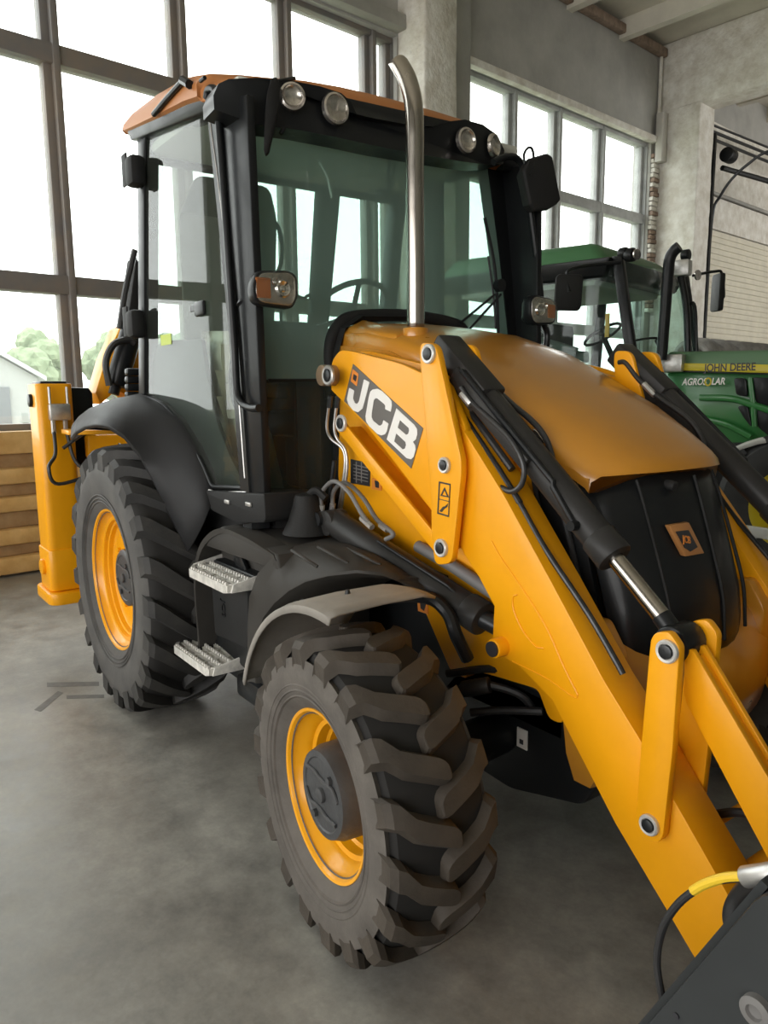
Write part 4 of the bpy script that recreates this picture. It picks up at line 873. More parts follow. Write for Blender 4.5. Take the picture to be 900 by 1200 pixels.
for i in range(n): j = (i+1) % n; bm.faces.new((V1[i], V2[i], V2[j], V1[j])); bm.faces.new((V3[i], V1[i], V1[j], V3[j]))
bev(bm, bm.edges[:], .004); link('housing', bm, BLKM, mr_)
bm = nb(); bm.faces.new([bm.verts.new(c0+(p-c0)*.82+dd*1.02) for p in F1]); link('mirror_glass', bm, CHR, mr_, 0)
bm = nb(); tube(bm, [mq(615, 192, .0), mq(614, 182, .0), mq(617, 175), mq(622, 173), mq(625, 180), mq(625, 196, .01), mq(621, 205, .012)], .006, 8); link('mirror_clamp', bm, BLK, mr_)
# near mirror, seen almost edge-on under the roof
nm = empty('door_mirror', at(320, 135, x=-.90), JB)
P = [at(a, b, x=-.90) for a, b in ((318, 91), (324, 90), (328, 97), (328, 118), (322, 148), (315, 178), (311, 182), (309, 176), (310, 140), (313, 108))]
bm = nb(); V1 = [bm.verts.new(p) for p in P]; V2 = [bm.verts.new(p+Vector((-.02, .012, .0))) for p in P]; bm.faces.new(V1); bm.faces.new(V2[::-1]); n = len(P)
for i in range(n): bm.faces.new((V1[i], V2[i], V2[(i+1) % n], V1[(i+1) % n]))
bev(bm, bm.edges[:], .004); link('housing', bm, BLKM, nm)
bm = nb(); tube(bm, [at(326, 98, x=-.95), at(338, 112, x=-.95), at(337, 140, x=-.95), at(329, 157, x=-.95)], .008, 8); tube(bm, [at(322, 96, x=-.93), at(345, 92, x=-1.0)], .008, 8); link('mirror_bracket', bm, BLK, nm)
# roof-edge aerial mount over the near side
bm = nb(); tube(bm, [at(a, b, y=-.85) for a, b in ((180, 134), (196, 115), (214, 95))], .012, 8, 0); tube(bm, [at(a, b, y=-.85) for a, b in ((214, 94), (222, 99))], .018, 8, 0); tube(bm, [at(a, b, y=-.84) for a, b in ((235, 95), (240, 91))], .008, 8, 0); link('roof_strap', bm, BLK, JB)
# exhaust stack
ex, ey = -.57, -.28
EP = [at(487, 388, y=ey), at(487, 300, y=ey), at(486, 200, y=ey), at(486, 150, y=ey), at(484, 118, y=ey), at(477, 92, y=ey), at(466, 72, y=ey)]
bm = nb(); P = smoothpath(EP, 8); rings = []; u = None
for i, p in enumerate(P):
    d = (P[min(i+1, len(P)-1)]-P[max(i-1, 0)]).normalized()
    if u is None: u, v = frame3(d)
    else: u = (u-d*u.dot(d)).normalized(); v = d.cross(u)
    ring = []
    for k in range(28):
        o_ = (u*cos(2*pi*k/28)+v*sin(2*pi*k/28))*.0315
        if i == len(P)-1: o_ = o_ + d*(o_.dot(Vector((1, -.3, -.3)))*-1.5)
        ring.append(bm.verts.new(p+o_))
    rings.append(ring)
for a, b in zip(rings, rings[1:]):
    for k in range(28): bm.faces.new((a[k], a[(k+1) % 28], b[(k+1) % 28], b[k]))
eo = link('exhaust_stack', bm, CHRB, JB, 60); solid(eo, .003)
bm = nb(); cyl(bm, EP[0]-Vector((0, 0, .06)), EP[0]+Vector((0, 0, .012)), .05, n=24, b=.006); link('exhaust_collar', bm, YEL_SHADE, JB)
# ------------------------------------------------------------------ fenders, cowl, steps
def cyl_arc(R, a0, a1, n, c=(0, .475)): return [(c[0]+R*cos(a0+(a1-a0)*k/n), c[1]+R*sin(a0+(a1-a0)*k/n)) for k in range(n+1)]
def ffen(bm):
    rows = []
    for k in range(19):
        a = radians(84)+radians(76)*k/18; Rr = .565+.01*sin(pi*k/18)
        row = []
        for y, dr in ((-1.085, -.030), (-1.08, -.008), (-1.05, .0), (-.9, .006), (-.75, .004), (-.70, -.01)):
            row.append(Vector(((Rr+dr)*cos(a), y, .475+(Rr+dr)*sin(a))))
        rows.append(row)
    # flat forward tongue
    rows = [[p+Vector((.17, .04 if j < 3 else 0, -.015)) for j, p in enumerate(rows[0])]]+rows if False else rows
    grid(bm, rows)
for s in (1, -1):
    bm = nb(); ffen(bm)
    if s == -1: bmesh.ops.transform(bm, matrix=Matrix.Diagonal((1, -1, 1, 1)), verts=bm.verts)
    o = link('front_fender', bm, DUST, JB, 50); solid(o, .008)
bm = nb()
for a, y in ((radians(98), -.93), (radians(118), -.98)): p = Vector((.575*cos(a), y, .475+.575*sin(a))); cyl(bm, p-Vector((0, 0, .01)), p+Vector((0, 0, .012)), .012, .006, n=10)
link('fender_bolt', bm, BLK, JB)
bm = nb(); tube(bm, [pt3(455, 700, -.62), pt3(500, 700, -.62), pt3(524, 718, -.6), pt3(535, 745, -.6), pt3(548, 772, -.56)], .022, 10); link('fender_bracket', bm, BLK, JB)
# moulded cowl between the wheels
def cowl(bm):
    prism(bm, [(-1.30, .99), (-1.24, 1.06), (-1.12, 1.102), (-.64, 1.062), (-.62, 1.0)], -.872, -.48, r=.010)
    prism(bm, [(-1.44, .42), (-1.44, .95), (-1.30, 1.03), (-.64, 1.04), (-.60, .9), (-.64, .42)], -.77, -.48, r=.01)
sym('side_cowl', cowl, COWL, 50)
CF = [(298, 800, -.885), (298, 766, -.885), (301, 742, -.885), (307, 722, -.885), (320, 705, -.88), (337, 690, -.87), (357, 679, -.855), (383, 672, -.83), (417, 668, -.79), (448, 671, -.73), (470, 680, -.66), (500, 696, -.60)]
CT = [at(290, 800, y=-.87), at(290, 765, y=-.87), at(290, 735, y=-.87), at(292, 700, y=-.87), at(302, 672, y=-.872), at(321, 651, y=-.872), at(345, 640, z=1.072), at(375, 632, z=1.088), at(408, 636, z=1.085), at(437, 648, z=1.065), at(464, 665, z=1.035), at(494, 686, z=.985)]
rows = []
for i, ((a, b, y1_), q) in enumerate(zip(CF, CT)):
    p = at(a, b, y=y1_); n_ = Vector((p.x, 0, p.z-.475)).normalized()
    r = [Vector((p.x, -.46, p.z))-n_*.05, p-n_*.030+Vector((0, .04, 0)), p-n_*.010, p]
    for k in range(1, 5): r.append(p.lerp(q, k/4)+n_*.022*sin(pi*k/4)*(1 if i > 5 else .5))
    r.append(q+Vector((0, .12, 0)) if i < 5 else Vector((q.x-.03, max(q.y+.05, -.47), q.z+.004)))
    rows.append(r)
for s in (1, -1):
    bm = nb(); grid(bm, [[Vector((p.x, p.y*s, p.z)) for p in r] for r in rows]); o = link('wheel_cowl', bm, COWL, JB, 50)
def cowl2(bm):
    P = [at(a, b, y=-.875) for a, b in ((233, 775), (231, 740), (227, 690), (229, 655), (238, 632), (257, 619), (284, 628), (320, 650))]
    rows = [[p+Vector((0, 0, 0)), p+Vector((0, .10, 0)), p+Vector((.02, .10, -.02)), p+Vector((.02, 0, -.02))] for p in smoothpath(P, 4)]
    V = grid(bm, rows, True); bm.faces.new(V[0]); bm.faces.new(V[-1][::-1])
sym('cowl_rim', cowl2, COWL, 50)
bm = nb()
for u, v in (((342, 645), (372, 664)), ((373, 641), (408, 660)), ((408, 643), (446, 662))): tube(bm, [at(u[0], u[1], z=1.092), at(v[0]*.5+u[0]*.5, v[1]*.5+u[1]*.5, z=1.094), at(v[0], v[1], z=1.072)], .006, 8)
link('cowl_rib', bm, COWL, JB)
bm = nb(); lathe_t = nb(); 
for k in range(1): pass
t = nb(); lathe(t, [(0, .10), (-.05, .075), (-.11, .055), (-.13, .052), (-.15, .045), (-.16, .02), (-.158, 0)], 20); bmesh.ops.transform(t, matrix=Matrix.Translation((-.78, -.66, 1.10)) @ Matrix.Rotation(-pi/2, 4, 'X'), verts=t.verts); join(bm, t)
tube(bm, [(-.78, -.66, 1.24), (-.74, -.64, 1.27), (-.70, -.62, 1.24)], .016, 8); link('filler_boot', bm, BLKM, JB)
# tank panel under the steps
bm = nb(); prism(bm, rounded([(-1.36, .52), (-.88, .46), (-.88, .92), (-1.36, .92)], .03), -.82, -.50, r=.015); tank = link('fuel_tank', bm, BLK, JB)
bm = nb(); prism(bm, rounded(pxz([(247, 684), (289, 690), (292, 762), (251, 744)], -.86), .02), -.86, -.80, r=.012); tp = link('tank_panel', bm, BLKM, JB)
text('panel_lettering', 'JCB', .05, (at(261, 700, y=-.862).x, -.8625, at(259, 712, y=-.862).z), BLK, tp, rot=(pi/2, radians(90), 0), ext=.0015, bold=.001)
bm = nb(); q = at(278, 655, y=-.80); prism(bm, rounded([(q.x-.05, q.z-.0), (q.x+.02, q.z+.03), (q.x+.12, q.z-.07), (q.x+.05, q.z-.10)], .02), -.80, -.785, r=.003); link('bracket_plate', bm, BLK, JB)
# serrated steps
def step(z, x0, x1, y0=-.955, y1=-.755):
    sp = empty('step', ((x0+x1)/2, y0, z), JB)
    bm = nb(); out = rounded([(x0, y1), (x0-.0, y0+.05), (x0+.06, y0), (x1-.03, y0+.0), (x1, y0+.04), (x1, y1)], .03, 3)
    cell = []
    nx, ny = 4, 4; bw = .014
    prism(bm, [(x0, y0+.045), (x0+.07, y0), (x1-.02, y0), (x1, y0+.03), (x1, y0+.044), (x1-.03, y0+.018), (x0+.075, y0+.018), (x0+.012, y0+.055)], z-.032, z+.004, 'z')
    for k in range(nx+1):
        x = x0+(x1-x0)*k/nx; yy = y0+.04 if k in (0,) else y0+.008; box(bm, (x-(.012 if k == nx else 0), yy, z-.028), (x+(.012 if k < nx else 0), y1, z), .001)
    for k in range(1, ny+1):
        y = y0+(y1-y0)*k/ny; box(bm, (x0, y-.012, z-.028), (x1, y+.008, z), .001)
    for j in range(ny+1):
        y = y0+.012+(y1-y0-.014)*j/ny; cnt = 17
        for k in range(cnt):
            x = x0+.03+(x1-x0-.045)*k/(cnt-1)
            if j == 0 and x < x0+.06: continue
            hexa(bm, [(x-.009, y-.006, z), (x+.009, y-.006, z), (x+.009, y+.006, z), (x-.009, y+.006, z), (x-.004, y-.004, z+.013), (x+.004, y-.004, z+.013), (x+.004, y+.004, z+.013), (x-.004, y+.004, z+.013)])
    link('tread_plate', bm, STEP, sp, 20)
    bm = nb(); prism(bm, [(x0-.01, z-.03), (x1+.01, z-.03), (x1+.02, z+.045), (x0+.03, z+.055), (x0-.01, z+.045)], y1-.01, y1+.02, r=.006); hexa(bm, [(x1, y0+.02, z-.03), (x1+.012, y0+.02, z-.03), (x1+.012, y1, z-.03), (x1, y1, z-.03), (x1, y0+.03, z+.004), (x1+.012, y0+.03, z+.004), (x1+.012, y1, z+.04), (x1, y1, z+.04)], .002); hexa(bm, [(x0-.012, y0+.05, z-.03), (x0, y0+.05, z-.03), (x0, y1, z-.03), (x0-.012, y1, z-.03), (x0-.012, y0+.05, z+.004), (x0, y0+.05, z+.004), (x0, y1, z+.04), (x0-.012, y1, z+.04)], .002); link('step_bracket', bm, STEP, sp)
step(.90, -1.36, -.92, -.955, -.73); step(.50, -1.57, -1.12, -.965, -.74)
bm = nb(); box(bm, (-1.50, -.80, .40), (-.9, -.74, .52), .01); box(bm, (-1.12, -.84, .36), (-.86, -.5, .46), .02); link('step_carrier', bm, BLK, JB)
# rear fender: lip curve swept up to the cab edge
lip = [(84, 513, -1.08), (90, 505, -1.08), (100, 499, -1.08), (113, 496.5, -1.08), (127, 498, -1.08), (146, 510, -1.04), (165, 533, -.99), (180, 560, -.95), (193, 588, -.92), (206, 615, -.90), (222, 645, -.885)]
top = [(92, 502, -1.04), (100, 492, -.98), (113, 482, -.92), (128, 475, -.88), (145, 468, -.84), (165, 462, -.79), (190, 474, -.79), (210, 494, -.79), (228, 523, -.79), (241, 552, -.79), (250, 585, -.79)]
rows = []
for l, t_ in zip(lip, top):
    a, b = at(*l[:2], y=l[2]), at(*t_[:2], y=t_[2]); ctr = Vector((-2.17, 0, .70))
    r = [a-Vector((a.x-ctr.x, 0, a.z-ctr.z)).normalized()*.018+Vector((0, .004, 0)), a]
    for k in range(1, 7):
        s_ = k/6; p = a.lerp(b, s_); bulge = Vector((p.x+2.17, 0, p.z-.7)).normalized()*(.05*sin(pi*s_)); r.append(p+bulge*(1 if l[2] > -1.2 else 0))
    r.append(b+Vector((0, .25, -.02)))
    rows.append(r)
for s in (1, -1):
    bm = nb(); grid(bm, [[Vector((p.x, p.y*s, p.z)) for p in r] for r in rows]); o = link('rear_fender', bm, FEND, JB, 60); solid(o, .006, 1 if s == 1 else -1)
# inner guard and yellow inner shelf above the rear tyre
bm = nb(); prism(bm, [(-2.95, .75), (-2.9, 1.42), (-2.55, 1.55), (-1.8, 1.52), (-1.4, 1.25), (-1.3, .7), (-1.7, .5), (-2.6, .5)], -.66, -.60, r=.01); prism(bm, [(-2.95, .75), (-2.9, 1.42), (-2.55, 1.55), (-1.8, 1.52), (-1.4, 1.25), (-1.3, .7), (-1.7, .5), (-2.6, .5)], .60, .66, r=.01); link('inner_guard', bm, BLKM, JB)
bm = nb(); Q = [at(a, b, z=1.43) for a, b in ((120, 525), (186, 515), (175, 508), (150, 510))]
hexa(bm, [(-3.0, -1.04, 1.425), (-2.75, -1.06, 1.425), (-2.60, -.62, 1.425), (-3.0, -.62, 1.425), (-3.0, -1.04, 1.45), (-2.75, -1.06, 1.45), (-2.60, -.62, 1.45), (-3.0, -.62, 1.45)], .004); link('lamp_shelf', bm, YEL, JB)
# ------------------------------------------------------------------ rear: stabilisers and backhoe
for s in (-1, 1):
    sb = empty('stabiliser', (-3.25, s*1.0, .36), JB)
    y0, y1 = sorted((s*1.13, s*.92))
    bm = nb(); prism(bm, rounded([(-3.42, y0), (-3.15, y0), (-3.15, y1), (-3.42, y1)], .045, 5), .52, 1.72, 'z', r=.004); link('leg_tube', bm, YEL, sb)
    bm = nb(); prism(bm, rounded([(-3.43, y0-.008), (-3.14, y0-.008), (-3.14, y1+.008), (-3.43, y1+.008)], .045, 5), .44, .70, 'z', r=.006); cyl(bm, (-3.28, y0-.03, .58), (-3.28, y0, .58), .05, n=20, b=.006); link('lower_sleeve', bm, YEL, sb)
    bm = nb(); prism(bm, rounded([(-3.50, y0-.03), (-3.08, y0-.03), (-3.08, y1+.03), (-3.50, y1+.03)], .08, 5), .36, .435, 'z', r=.012); link('foot_pad', bm, YEL, sb)
    bm = nb(); box(bm, (-3.40, y0+.03, 1.715), (-3.17, y1-.03, 1.735), .006); cyl(bm, (-3.3, y0-.02, 1.62), (-3.3, y0+.02, 1.62), .04, n=18, b=.006); link('leg_cap', bm, BLK if True else YEL, sb)
    ym = s*1.015
    bm = nb(); box(bm, (-3.15, ym-.06, 1.50), (-3.09, ym+.06, 1.60), .01); link('valve_block', bm, STEEL, sb)
    bm = nb(); [cyl(bm, (-3.12, ym+k, 1.60), (-3.12, ym+k, 1.70), .008, n=8) for k in (-.05, .05)]; [cyl(bm, (-3.12, ym+k, 1.42), (-3.12, ym+k, 1.50), .014, n=6) for k in (-.04, .03)]; link('valve_union', bm, STEEL, sb)
    bm = nb(); tube(bm, [(-3.12, ym-.04, 1.44), (-3.08, ym-.05, 1.30), (-3.05, ym-.10, 1.22), (-3.05, ym-.05, 1.12), (-3.03, ym+s*-.2, 1.20), (-2.95, ym+s*-.3, 1.35)], .011, 8); tube(bm, [(-3.12, ym+.03, 1.44), (-3.07, ym+.06, 1.25), (-3.0, ym-s*.16, 1.16), (-2.9, ym-s*.26, 1.12)], .011, 8); tube(bm, [(-3.1, ym+.0, 1.33), (-3.06, ym-s*.12, 1.42), (-3.0, ym-s*.22, 1.46)], .011, 8); link('hose', bm, HOSE, sb)
# kingpost frame and plate
bm = nb(); P = rounded([(-.985, 1.20), (-.985, 1.70), (-.86, 1.70), (-.80, 1.64), (-.80, 1.20)], .02); prism(bm, [(y+.14*0+.0, z) for y, z in [(-.93, 1.2), (-.93, 1.70), (-.80, 1.695), (-.78, 1.66), (-.78, 1.2)]], -3.30, -3.24, 'x', r=.012); link('frame_plate', bm, BLK, JB)
bm = nb(); box(bm, (-3.40, -.85, .62), (-3.18, .85, .92), .02); box(bm, (-3.35, -.85, 1.25), (-3.18, .85, 1.4), .02); link('rear_frame', bm, YEL, JB)
# backhoe boom folded behind the cab (leans toward the near side)
def bx3(px, py, x=-3.35): return at(px, py, x=x)
bo = empty('backhoe_boom', (-3.35, -.5, 1.2), JB)
bm = nb(); O = [(158, 372), (165, 392), (163, 470), (150, 466), (137, 455), (118, 474), (112, 460), (124, 420), (140, 385)]
V1 = [bm.verts.new(bx3(a, b)) for a, b in O]; V2 = [bm.verts.new(bx3(a, b)+Vector((-.22, .0, 0))) for a, b in O]; bm.faces.new(V1); bm.faces.new(V2[::-1])
for i in range(len(O)): bm.faces.new((V1[i], V2[i], V2[(i+1) % len(O)], V1[(i+1) % len(O)]))
bev(bm, bm.edges[:], .006); link('boom_foot', bm, YEL, bo)
bm = nb(); cyl(bm, bx3(136, 452, -3.28), bx3(158, 375, -3.28), .07, n=20, b=.01); cyl(bm, bx3(133, 462, -3.28), bx3(150, 400, -3.28), .035, n=16); link('boom_ram', bm, BLK, bo)
bm = nb(); tube(bm, [bx3(128, 452, -3.2), bx3(124, 425, -3.2), bx3(133, 404, -3.2), bx3(150, 398, -3.2), bx3(158, 402, -3.2)], .022, 8); tube(bm, [bx3(140, 385, -3.2), bx3(147, 340, -3.2), bx3(158, 293, -3.2)], .02, 8); link('hose', bm, HOSE, bo)
bm = nb(); hexa(bm, [bx3(150, 372), bx3(166, 385), bx3(172, 330), bx3(160, 300), bx3(150, 372)+Vector((-.2, 0, 0)), bx3(166, 385)+Vector((-.2, 0, 0)), bx3(172, 330)+Vector((-.2, 0, 0)), bx3(160, 300)+Vector((-.2, 0, 0))], .01); link('boom_arm', bm, BLKM, bo)
bm = nb(); 
for k in range(4): c = at(158, 436+k*9, x=-2.45); box(bm, c-Vector((.03, .05, .02)), c+Vector((.03, .05, .02)), .012)
link('rubber_bellows', bm, BLK, JB)

# ================================================================== GREEN TRACTOR
JD = thing('tractor', 'green farm tractor with glazed cab and black exhaust, parked behind the yellow loader', 'tractor', (-2.6, 4.85, 0))
JTH, JPV = radians(13), Vector((-3.0, 4.0, 0))          # the tractor stands turned 13 degrees
JR = Matrix.Translation(JPV) @ Matrix.Rotation(JTH, 4, 'Z') @ Matrix.Translation(-JPV); JRI = JR.inverted()
LCO = JRI @ CO
def ja(px, py, y=4.0):
    r = JRI.to_3x3() @ ray(px, py); return LCO + r*((y-LCO.y)/r.y)
def jxz(pts, y): return [(p.x, p.z) for p in (ja(a, b, y) for a, b in pts)]
hx0 = ja(781, 412, 4.4).x
# hood
def hood(bm, z0, z1, yn, yf, x0=hx0, x1=-.15, b=.03):
    hexa(bm, [(x0, yn, z0), (x1, yn+.06, z0), (x1, yf-.06, z0), (x0, yf, z0), (x0, yn+.03, z1), (x1-.05, yn+.09, z1-.06), (x1-.05, yf-.09, z1-.06), (x0, yf-.03, z1)], b)
bm = nb(); hood(bm, 1.15, 1.90, 4.40, 5.30); link('hood_side', bm, GRN, JD)
bm = nb(); hood(bm, 1.84, 2.02, 4.38, 5.32, b=.035); link('hood_top', bm, GRNL, JD)
def jpanel(name, pts, m, y=4.395, th=.012, r=.02, parent=JD):
    bm = nb(); prism(bm, rounded(jxz(pts, y), r, 3), y-th, y+.03, r=.003); return link(name, bm, m, parent)
stripe = jpanel('yellow_stripe', [(795, 425.5), (915, 427.5), (915, 437.5), (795, 434)], YJD, 4.375, .01, .004)
jpanel('stripe_dark_line', [(795, 434.5), (915, 438), (915, 439.5), (795, 436)], BLK, 4.378, .006, .002)  # thin dark line below the yellow stripe
q0, q1 = ja(825, 430, 4.36), ja(886, 431.5, 4.36)
text('maker_lettering', 'JOHN DEERE', .098, ((q0.x+q1.x)/2, 4.362, ja(855, 430.8, 4.36).z), LBL, stripe, ext=.001, bold=.002, sx=.80)
q0, q1 = ja(803, 447, 4.38), ja(849, 447, 4.38); zc = ja(826, 447.5, 4.38).z
text('dealer_lettering', 'AGROS', .088, (ja(813.5, 447, 4.38).x, 4.378, zc), WHT, JD, ext=.001, bold=.002, shear=.2, sx=.78)
text('dealer_lettering', 'LAR', .088, (ja(841.5, 447, 4.38).x, 4.378, zc), WHT, JD, ext=.001, bold=.002, shear=.2, sx=.78)
bm = nb(); c = Vector((ja(830, 447, 4.38).x, 4.378, zc)); tube(bm, [c+Vector((cos(a)*.026, 0, sin(a)*.034)) for a in [2*pi*k/20 for k in range(21)]], .008, 6, 0); link('dealer_ring', bm, YJD, JD)
for P in ([(860, 443), (874, 443), (876, 465), (863, 463)], [(881, 442), (910, 443), (912, 478), (886, 472)], [(864, 476), (876, 475), (881, 501), (872, 490)], [(887, 480), (912, 486), (912, 520), (888, 500)]):
    jpanel('hood_vent', P, BLK, 4.385, .008, .03)
bm = nb(); tube(bm, [ja(820, 466, 4.37), ja(855, 467, 4.36), ja(880, 474, 4.36), ja(905, 482, 4.36)], .03, 8, flat=.6); tube(bm, [ja(879, 443, 4.37), ja(882, 470, 4.36), ja(884, 500, 4.36)], .022, 8, flat=.6); tube(bm, [ja(820, 490, 4.37), ja(850, 497, 4.36), ja(880, 512, 4.36)], .03, 8, flat=.6); link('hood_rib', bm, GRN, JD)
bm = nb(); box(bm, (hx0-.5, 4.42, .55), (-.3, 5.25, 1.2), .05); link('engine_block', bm, BLK, JD)
bm = nb(); box(bm, (-5.0, 4.2, .6), (hx0, 5.4, 1.25), .06); link('transmission', bm, GRN, JD)
bm = nb(); box(bm, (-4.7, 3.95, 1.15), (hx0-.1, 5.7, 1.45), .06); link('cab_base', bm, GRN, JD)
# cab
F0, F1 = ja(722, 306, 4.0), ja(737, 410, 4.0); B0, B1 = ja(619, 312, 4.0), ja(612, 405, 4.0)
for s_, y in ((0, 4.0), (1, 5.8)):
    w_ = -.06 if s_ else .06
    for (p, q), nm in (((F0, F1), 'front_pillar'), ((B0, B1), 'rear_pillar')):
        bm = nb(); q = p+(q-p)*1.6 if True else q
        hexa(bm, [(q.x-.05, y, q.z), (q.x+.05, y, q.z), (q.x+.05, y+w_*1.3, q.z), (q.x-.05, y+w_*1.3, q.z), (p.x-.05, y, p.z+.05), (p.x+.05, y, p.z+.05), (p.x+.05, y+w_*1.3, p.z+.05), (p.x-.05, y+w_*1.3, p.z+.05)], .012); link(nm, bm, BLK, JD)
R0, R1 = ja(540, 303, 3.95), ja(714, 284, 3.95)
zt = R1.z
bm = nb(); hexa(bm, [(-5.05, 3.93, zt-.16), (R1.x, 3.93, zt-.18), (R1.x, 5.87, zt-.18), (-5.05, 5.87, zt-.16), (-4.9, 4.10, zt+.09), (R1.x-.22, 4.10, zt+.06), (R1.x-.22, 5.70, zt+.06), (-4.9, 5.70, zt+.09)], .09); link('roof', bm, mat('tractor_roof_green', (.05, .15, .06), .45), JD)
bm = nb(); hexa(bm, [(-4.95, 3.97, zt-.30), (R1.x-.05, 3.97, zt-.30), (R1.x-.05, 5.83, zt-.30), (-4.95, 5.83, zt-.30), (-5.0, 3.92, zt-.12), (R1.x+.03, 3.92, zt-.13), (R1.x+.03, 5.88, zt-.13), (-5.0, 5.88, zt-.12)], .03); link('roof_band', bm, BLK, JD)
bm = nb(); box(bm, (-4.8, 4.1, zt-.36), (R1.x-.2, 5.7, zt-.27), .03); link('headliner', bm, HEAD, JD)
bm = nb(); bm.faces.new([bm.verts.new(p) for p in ((F0.x, 4.01, F0.z), (F1.x+.05, 4.01, F1.z-.5), (B1.x, 4.01, B1.z-.5), (B0.x, 4.01, B0.z))]); link('door_glass', bm, CABG, JD, 0)
bm = nb(); bm.faces.new([bm.verts.new(p) for p in ((F0.x, 5.79, F0.z), (F1.x+.05, 5.79, F1.z-.5), (B1.x, 5.79, B1.z-.5), (B0.x, 5.79, B0.z))]); link('door_glass', bm, CABG, JD, 0)
bm = nb(); grid(bm, [[Vector((x+.10*(1-(k/6)**2), 4.9+.86*k/6, z)) for k in range(-6, 7)] for x, z in ((F0.x+.02, F0.z), (F1.x+.08, F1.z-.3))]); link('windscreen', bm, CABG, JD, 60)
bm = nb(); box(bm, (-4.0, 4.6, 1.4), (-3.55, 5.2, 1.85), .08); box(bm, (-4.1, 4.6, 1.8), (-3.95, 5.2, 2.4), .06); link('seat', bm, SEATM, JD)
c = ja(706, 392, 4.6); u2, v2 = frame3(Vector((-.5, 0, .85)))
bm = nb(); tube(bm, [c+(u2*cos(a)+v2*sin(a))*.20 for a in [2*pi*k/30 for k in range(31)]], .016, 8, 0); tube(bm, [c, c+Vector((.3, 0, -.6))], .03, 8, 0); tube(bm, [c-u2*.19, c+u2*.19], .014, 6, 0); link('steering_wheel', bm, BLK, JD)
bm = nb(); tube(bm, [ja(612, 395, 4.1), ja(640, 402, 4.2), ja(676, 413, 4.3)], .05, 8); hexa(bm, [ja(640, 408, 4.3), ja(690, 412, 4.3), ja(690, 425, 4.3), ja(640, 425, 4.3), ja(640, 408, 4.7), ja(690, 412, 4.7), ja(690, 425, 4.7), ja(640, 425, 4.7)], .02); link('armrest_console', bm, INTR, JD)
q = ja(712, 380, 3.995); bm = nb(); box(bm, (q.x-.022, 3.985, q.z-.12), (q.x+.022, 3.995, q.z+.10), .002); link('yellow_sticker', bm, mat('dull_yellow_sticker', (.35, .28, .05), .5), JD)
# mirrors
def mirror(cx_, y, z, w2, h2, path, nm='door_mirror', ang=0):
    m_ = empty(nm, (cx_, y, z), JD)
    bm = nb(); t = nb(); prism(t, rounded([(-w2, -h2), (w2, -h2), (w2, h2), (-w2, h2)], .05), -.03, .03, 'y', r=.012); bmesh.ops.transform(t, matrix=Matrix.Translation((cx_, y, z)) @ Matrix.Rotation(ang, 4, 'Z') @ Matrix.Rotation(.05, 4, 'Y'), verts=t.verts); join(bm, t); link('housing', bm, BLKM, m_)
    bm = nb(); tube(bm, path, .016, 8); link('bracket', bm, BLK, m_)
q = ja(666, 343, 3.6); mirror(q.x, q.y, q.z, .125, .165, [ja(728, 307, 3.95), ja(690, 311, 3.8), ja(668, 316, 3.6), ja(664, 325, 3.58), ja(667, 342, 3.58)], ang=.6)
q = ja(841, 343, 6.3); mirror(q.x, q.y, q.z, .15, .21, [ja(812, 323, 5.85), ja(838, 318, 6.2), ja(846, 321, 6.3), ja(848, 348, 6.35), ja(841, 344, 6.3)], ang=-.95)
# lamps, exhaust, hand rails
bm = nb(); 
for px, py, y, r in ((739, 299, 4.05, .065), (731, 297, 4.05, .055), (804, 299, 5.6, .06)):
    c = ja(px, py, y); c.x += .02; cyl(bm, c-Vector((.06, 0, 0)), c+Vector((.02, -.01, 0)), r, n=20, b=.012)
link('work_lamp', bm, BLK, JD)
bm = nb(); 
for px, py, y, r in ((740, 299, 4.04, .05), (812, 323, 5.7, .055)): c = ja(px, py, y); c.x += .045; cyl(bm, c, c+Vector((.015, -.004, 0)), r, n=20)
link('lamp_lens', bm, LENSR, JD)
bm = nb(); tube(bm, [ja(775, 422, 4.25), ja(779, 370, 4.25), ja(783, 320, 4.25), ja(785, 303, 4.25), ja(790, 294, 4.25), ja(796, 289, 4.25)], .052, 16); link('exhaust_stack', bm, BLK, JD)
bm = nb(); tube(bm, [ja(797, 318, 4.9), ja(804, 360, 4.9), ja(806, 412, 4.9)], .035, 10); tube(bm, [ja(806, 357, 5.6), ja(814, 360, 5.6), ja(816, 412, 5.6)], .022, 8); link('hand_rail', bm, BLK, JD)
bm = nb(); c = ja(800, 312, 4.9); box(bm, c-Vector((.08, .06, .10)), c+Vector((.08, .06, .06)), .02); link('lamp_cluster', bm, STEEL, JD)
q = ja(787, 424, 4.36); bm = nb(); box(bm, (q.x-.12, 4.3, q.z-.10), (q.x+.12, 4.42, q.z+.07), .02); link('exhaust_clamp', bm, STEEL, JD)
bm = nb(); tube(bm, [ja(738, 400, 4.1), ja(765, 396, 4.4), ja(778, 399, 4.6)], .012, 6); tube(bm, [ja(770, 398, 4.4), ja(776, 410, 4.4)], .03, 8, 0); link('wiper', bm, BLK, JD)
